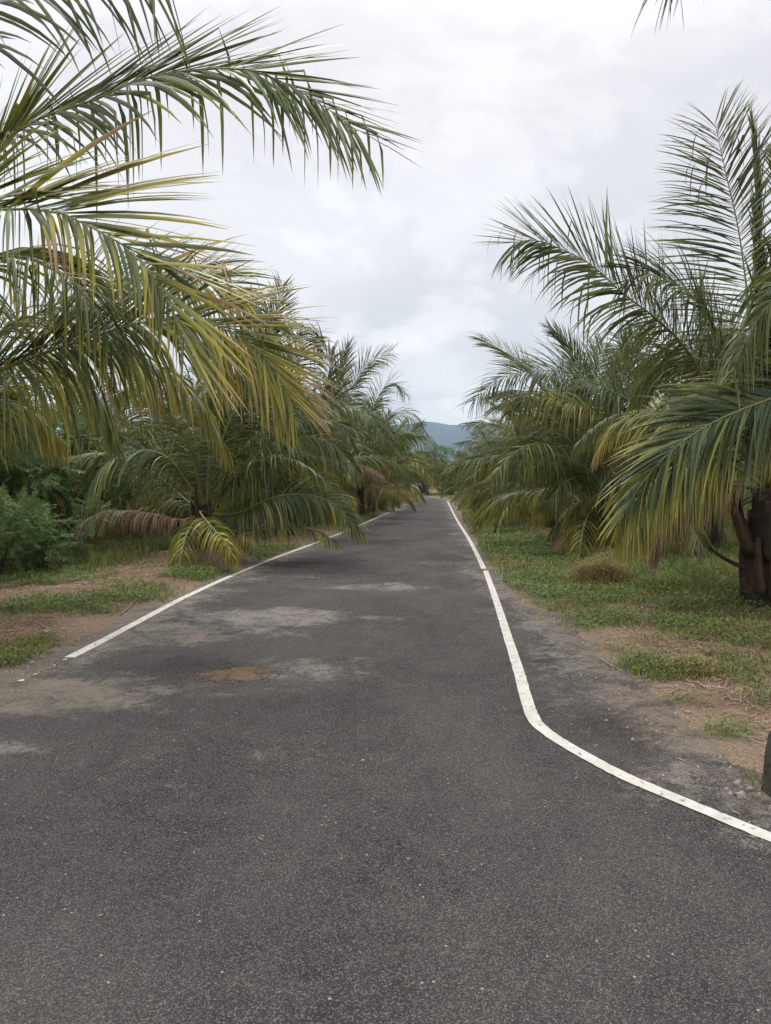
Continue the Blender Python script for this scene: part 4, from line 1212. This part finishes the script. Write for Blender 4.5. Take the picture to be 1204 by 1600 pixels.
# ------------------------------------------------------------------ small things
def rock_mesh(s, seed, flat=0.65):
    r = np.random.default_rng(seed)
    n, mth = 9, 12
    v = []
    for i in range(n + 1):
        ph = math.pi * i / n
        for k in range(mth):
            th = 2 * math.pi * k / mth
            d = np.array([math.sin(ph) * math.cos(th), math.sin(ph) * math.sin(th), math.cos(ph)])
            f = 1 + 0.55 * (mnoise.noise(Vector(d * 1.4) + Vector((seed * 3.1, 0, 0)))) + 0.2 * mnoise.noise(Vector(d * 3.5) + Vector((0, seed * 2.0, 0)))
            v.append(d * f * s * np.array([1, 0.8, flat]))
    q = [(i * mth + k, i * mth + (k + 1) % mth, (i + 1) * mth + (k + 1) % mth, (i + 1) * mth + k) for i in range(n) for k in range(mth)]
    g = Geo(); g.add(v, q)
    return g.mesh('stone', [M['stone']])


for i, (px, py, s, lab) in enumerate([
        (1157, 1244, 0.035, 'grey stone in front of the weeds beside the boundary stone'),
        (1150, 1226, 0.028, 'smaller grey stone half under the weeds beside the boundary stone'),
        (1172, 1234, 0.026, 'pale stone between the weeds and the boundary stone'),
        (567, 1189, 0.016, 'single white pebble in the middle of the asphalt'),
        (50, 1037, 0.04, 'pale stone at the foot of the grass by the worn line end'),
        (189, 899, 0.05, 'brown clod on the bare mound left of the low palm'),
        (134, 918, 0.05, 'dark clod on the bare soil behind the left grass patch'),
        (72, 994, 0.05, 'dark clod on the soil between two left grass patches'),
        (1074, 1116, 0.028, 'flat tan stone on the soil right of the sandy apron'),
        (1150, 1108, 0.03, 'buff stone on the soil above the small grass patch')]):
    p = gnd(px, py)
    z = max(0.0, float(ground_z(p[0:1], p[1:2])[0])) if road_dist(p[0:1], p[1:2])[0] > -0.3 else 0.0
    o = link('stone', rock_mesh(s * 0.8, i + 1), None, (p[0], p[1], z + s * 0.12), (0, 0, i * 1.1))
    tag(o, lab, 'stone', 'loose stones and clods')


def stick(name, a, b, rad, lab, seed):
    rr = np.random.default_rng(seed)
    pa, pb = gnd(*a), gnd(*b)
    pts = np.array([pa + (pb - pa) * t for t in np.linspace(0, 1, 6)])
    z = np.maximum(ground_z(pts[:, 0], pts[:, 1]), 0.0)
    pts[:, 2] = z + rad + 0.006 + np.abs(rr.normal(0, 0.006, 6)); pts[:, :2] += rr.normal(0, 0.008, (6, 2))
    g = Geo(); o0 = pts[0].copy()
    tube(g, catmull(pts - o0, 14)[0], np.linspace(rad, rad * 0.5, 14), 6)
    tag(link(name, g.mesh(name, [M['twig']], True), None, o0), lab, 'stick', 'sticks lying on the verges')


stick('dry_stick', (189, 962), (216, 939), 0.009, 'pale dry stick leaning across the sandy edge on the left', 1)
stick('dry_stick', (60, 985), (125, 1012), 0.006, 'thin dry stick beside the front left grass patch', 2)
stick('dry_stick', (936, 1033), (972, 1051), 0.006, 'thin dark stick at the sandy edge of the right apron', 3)
stick('dry_stick', (1090, 1020), (1130, 1045), 0.007, 'dry stick among the reddish litter on the right verge', 4)
stick('dry_stick', (1085, 1075), (1110, 1090), 0.007, 'short dry stick behind the flat tan stone', 5)

# mud patch on the asphalt
c = gnd(370, 1054)
rr = np.random.default_rng(4)
nr, ns = 18, 64
v = []
for i in range(nr + 1):
    f = i / nr
    for k in range(ns):
        th = k * 2 * math.pi / ns
        e = 1 + 0.75 * (float(fbm(np.array(math.cos(th) * 1.6 + 5), np.array(math.sin(th) * 1.6 + 5), 1.6, 5, 5)) - 0.5) * 2
        x_, y_ = math.cos(th) * 0.27 * e * f, math.sin(th) * 0.20 * e * f
        v.append((x_, y_, 0.030 * (1 - f ** 2) * (0.1 + 1.6 * float(fbm(np.array(x_), np.array(y_), 14, 4, 6))) + 0.002 - 0.008 * (f > 0.97)))
q = [(i * ns + k, i * ns + (k + 1) % ns, (i + 1) * ns + (k + 1) % ns, (i + 1) * ns + k) for i in range(nr) for k in range(ns)]
g = Geo(); g.add(v, q)
for i in range(110):
    th, ds = rr.uniform(0, 6.28), 0.75 + abs(rr.normal(0, 0.45))
    cx, cy, cs = math.cos(th) * 0.27 * ds, math.sin(th) * 0.2 * ds, rr.uniform(0.004, 0.014)
    o8 = np.array([(-1, -1, 0), (1, -1, 0), (1, 1, 0), (-1, 1, 0), (-.6, -.5, 1), (.6, -.7, 1), (.7, .6, 1), (-.6, .6, 1)]) * cs * rr.uniform(0.6, 1.2, (8, 3)) + (cx, cy, 0.001)
    g.add(o8, [(4, 5, 6, 7), (0, 1, 5, 4), (1, 2, 6, 5), (2, 3, 7, 6), (3, 0, 4, 7)])
tag(link('soil_patch', g.mesh('soil_patch', [M['soil']], True), None, (c[0], c[1], 0.0)), 'orange brown clump of wet soil lying on the asphalt', 'soil clump')

# boundary stone at the right edge
p = gnd(1189, 1246)
g = Geo()
import bmesh
bm = bmesh.new()
bmesh.ops.create_cube(bm, size=1.0)
for vv in bm.verts:
    top = vv.co.z > 0
    vv.co.x *= 0.185 if top else 0.225; vv.co.y *= 0.12 if top else 0.15
    vv.co.z = 0.28 if top else -0.1
    if top: vv.co.x += 0.012
bmesh.ops.subdivide_edges(bm, edges=bm.edges, cuts=5, use_grid_fill=True)
for vv in bm.verts:
    vv.co += Vector((mnoise.noise(vv.co * 9), mnoise.noise(vv.co * 9 + Vector((5, 0, 0))), mnoise.noise(vv.co * 8 + Vector((0, 7, 0))))) * 0.004
bmesh.ops.bevel(bm, geom=[e for e in bm.edges if e.calc_face_angle(0) > 0.9], offset=0.007, segments=2, affect='EDGES')
me = bpy.data.meshes.new('boundary_stone'); bm.to_mesh(me); bm.free()
me.materials.append(M['post'])
tag(link('boundary_stone', me, None, (p[0] + 0.146, p[1] + 0.05, 0.02), (R(-2), R(2), R(6))), 'short dark weathered boundary stone at the right picture edge', 'boundary stone')

# ------------------------------------------------------------------ distant hills
xs = np.linspace(-4600, 4600, 150); ys = np.linspace(2900, 4400, 44)
hx, hy, hq = grid_mesh(xs, ys)
crest = np.exp(-((hy - 3600) / 380) ** 2)
hgt = 250 * np.exp(-((hx + 700) / 2700) ** 4) + 25 * np.exp(-((hx + 330) / 500) ** 2)
hz = hgt * crest * (0.75 + 0.5 * fbm(hx, hy, 0.0022, 6, 5)) - 3
me = mesh_np('hills', np.stack([hx, hy, hz], 1), hq, None, None, [simple_mat('hill_forest', (0.025, 0.04, 0.04), (0.05, 0.065, 0.055), 0.004, 0.95, 0.0)], True)
tag(link('hills', me), 'low blue grey hills at the end of the valley', None, None, 'structure')

# air
HAZE = True
if HAZE:
    x0, x1, y0, y1, z0, z1 = -4700, 4700, -300, 4700, -9.0, 300.0
    v = [(x, y, z) for z in (z0, z1) for y in (y0, y1) for x in (x0, x1)]
    q = [(0, 2, 3, 1), (4, 5, 7, 6), (0, 1, 5, 4), (2, 6, 7, 3), (0, 4, 6, 2), (1, 3, 7, 5)]
    m, nt, out = new_mat('haze'); k = NT(nt)
    pv = k.n('ShaderNodeVolumePrincipled')
    pv.inputs['Color'].default_value = (0.60, 0.80, 1.0, 1)
    pv.inputs['Density'].default_value = 0.00016
    pv.inputs['Anisotropy'].default_value = 0.0
    k.L(pv.outputs[0], out.inputs['Volume'])
    g = Geo(); g.add(v, q)
    tag(link('haze', g.mesh('haze', [m])), 'thin blue haze in the distance', None, None, 'stuff')

# ------------------------------------------------------------------ sky and sun
SUN = Vector((-0.22, 0.40, 0.90)).normalized()
elev = math.asin(SUN.z); azim = math.atan2(SUN.x, SUN.y)
w = bpy.data.worlds.new('World'); scene.world = w
w.use_nodes = True
nt = w.node_tree
for n in list(nt.nodes): nt.nodes.remove(n)
k = NT(nt)
out = nt.nodes.new('ShaderNodeOutputWorld')
bg = k.n('ShaderNodeBackground', i_Strength=0.105)
sky = k.n('ShaderNodeTexSky', sky_type='NISHITA'); sky.sun_disc = False
sky.sun_elevation = elev; sky.sun_rotation = azim
sky.air_density = 1.0; sky.dust_density = 2.0
tc = k.n('ShaderNodeTexCoord'); D = tc.outputs['Generated']
sp = k.n('ShaderNodeSeparateXYZ'); k.L(D, sp.inputs[0])
mp = k.n('ShaderNodeMapping'); k.L(D, mp.inputs[0]); mp.inputs['Scale'].default_value = (1.0, 1.0, 1.9); mp.inputs['Location'].default_value = (0.37, 0.11, 0.2)
V = mp.outputs[0]
n1 = k.noise(V, 2.3, 6.0, 0.52, 0.25)
n2 = k.noise(V, 5.5, 7.0, 0.56, 0.3)
n3 = k.noise(V, 1.2, 3.0, 0.5)
f1 = k.ramp(n1, 0.42, 0.58); f2 = k.ramp(n2, 0.44, 0.56)
hi = k.ramp(sp.outputs[2], 0.05, 0.42)
f = k.math('ADD', k.math('MULTIPLY', f1, 0.55), k.math('MULTIPLY', f2, 0.45))
# low down: separate heaps with grey undersides; higher: an even bright sheet
lowc = k.mix(f, (7.3, 7.5, 7.9), (11.2, 11.15, 11.05))
hic = k.mix(f, (8.0, 8.0, 8.3), (9.9, 9.9, 10.1))
c = k.mix(hi, lowc, hic)
c = k.mix(0.96, sky.outputs[0], c)
vm = k.n('ShaderNodeVectorMath', operation='SCALE'); k.L(c, vm.inputs[0])
k.L(k.math('ADD', 1.0, k.math('MULTIPLY', k.ramp(sp.outputs[2], 0.46, 0.97), 2.0)), vm.inputs[3])
c = vm.outputs[0]
k.L(c, bg.inputs[0]); k.L(bg.outputs[0], out.inputs[0])

sd = bpy.data.lights.new('sun', 'SUN'); sd.energy = 1.5; sd.angle = R(10); sd.color = (1.0, 0.95, 0.87)
so = bpy.data.objects.new('sun', sd); COL.objects.link(so)
so.rotation_euler = SUN.to_track_quat('Z', 'Y').to_euler()
so.location = (0, 0, 60)

scene.view_settings.view_transform = 'Standard'
scene.view_settings.look = 'None'
scene.view_settings.exposure = 0.0
scene.view_settings.gamma = 1.0
scene.cycles.use_denoising = DENOISE
scene.cycles.denoising_prefilter = 'FAST'
scene.cycles.use_adaptive_sampling = False
scene.cycles.max_bounces = 6
scene.cycles.transparent_max_bounces = 8
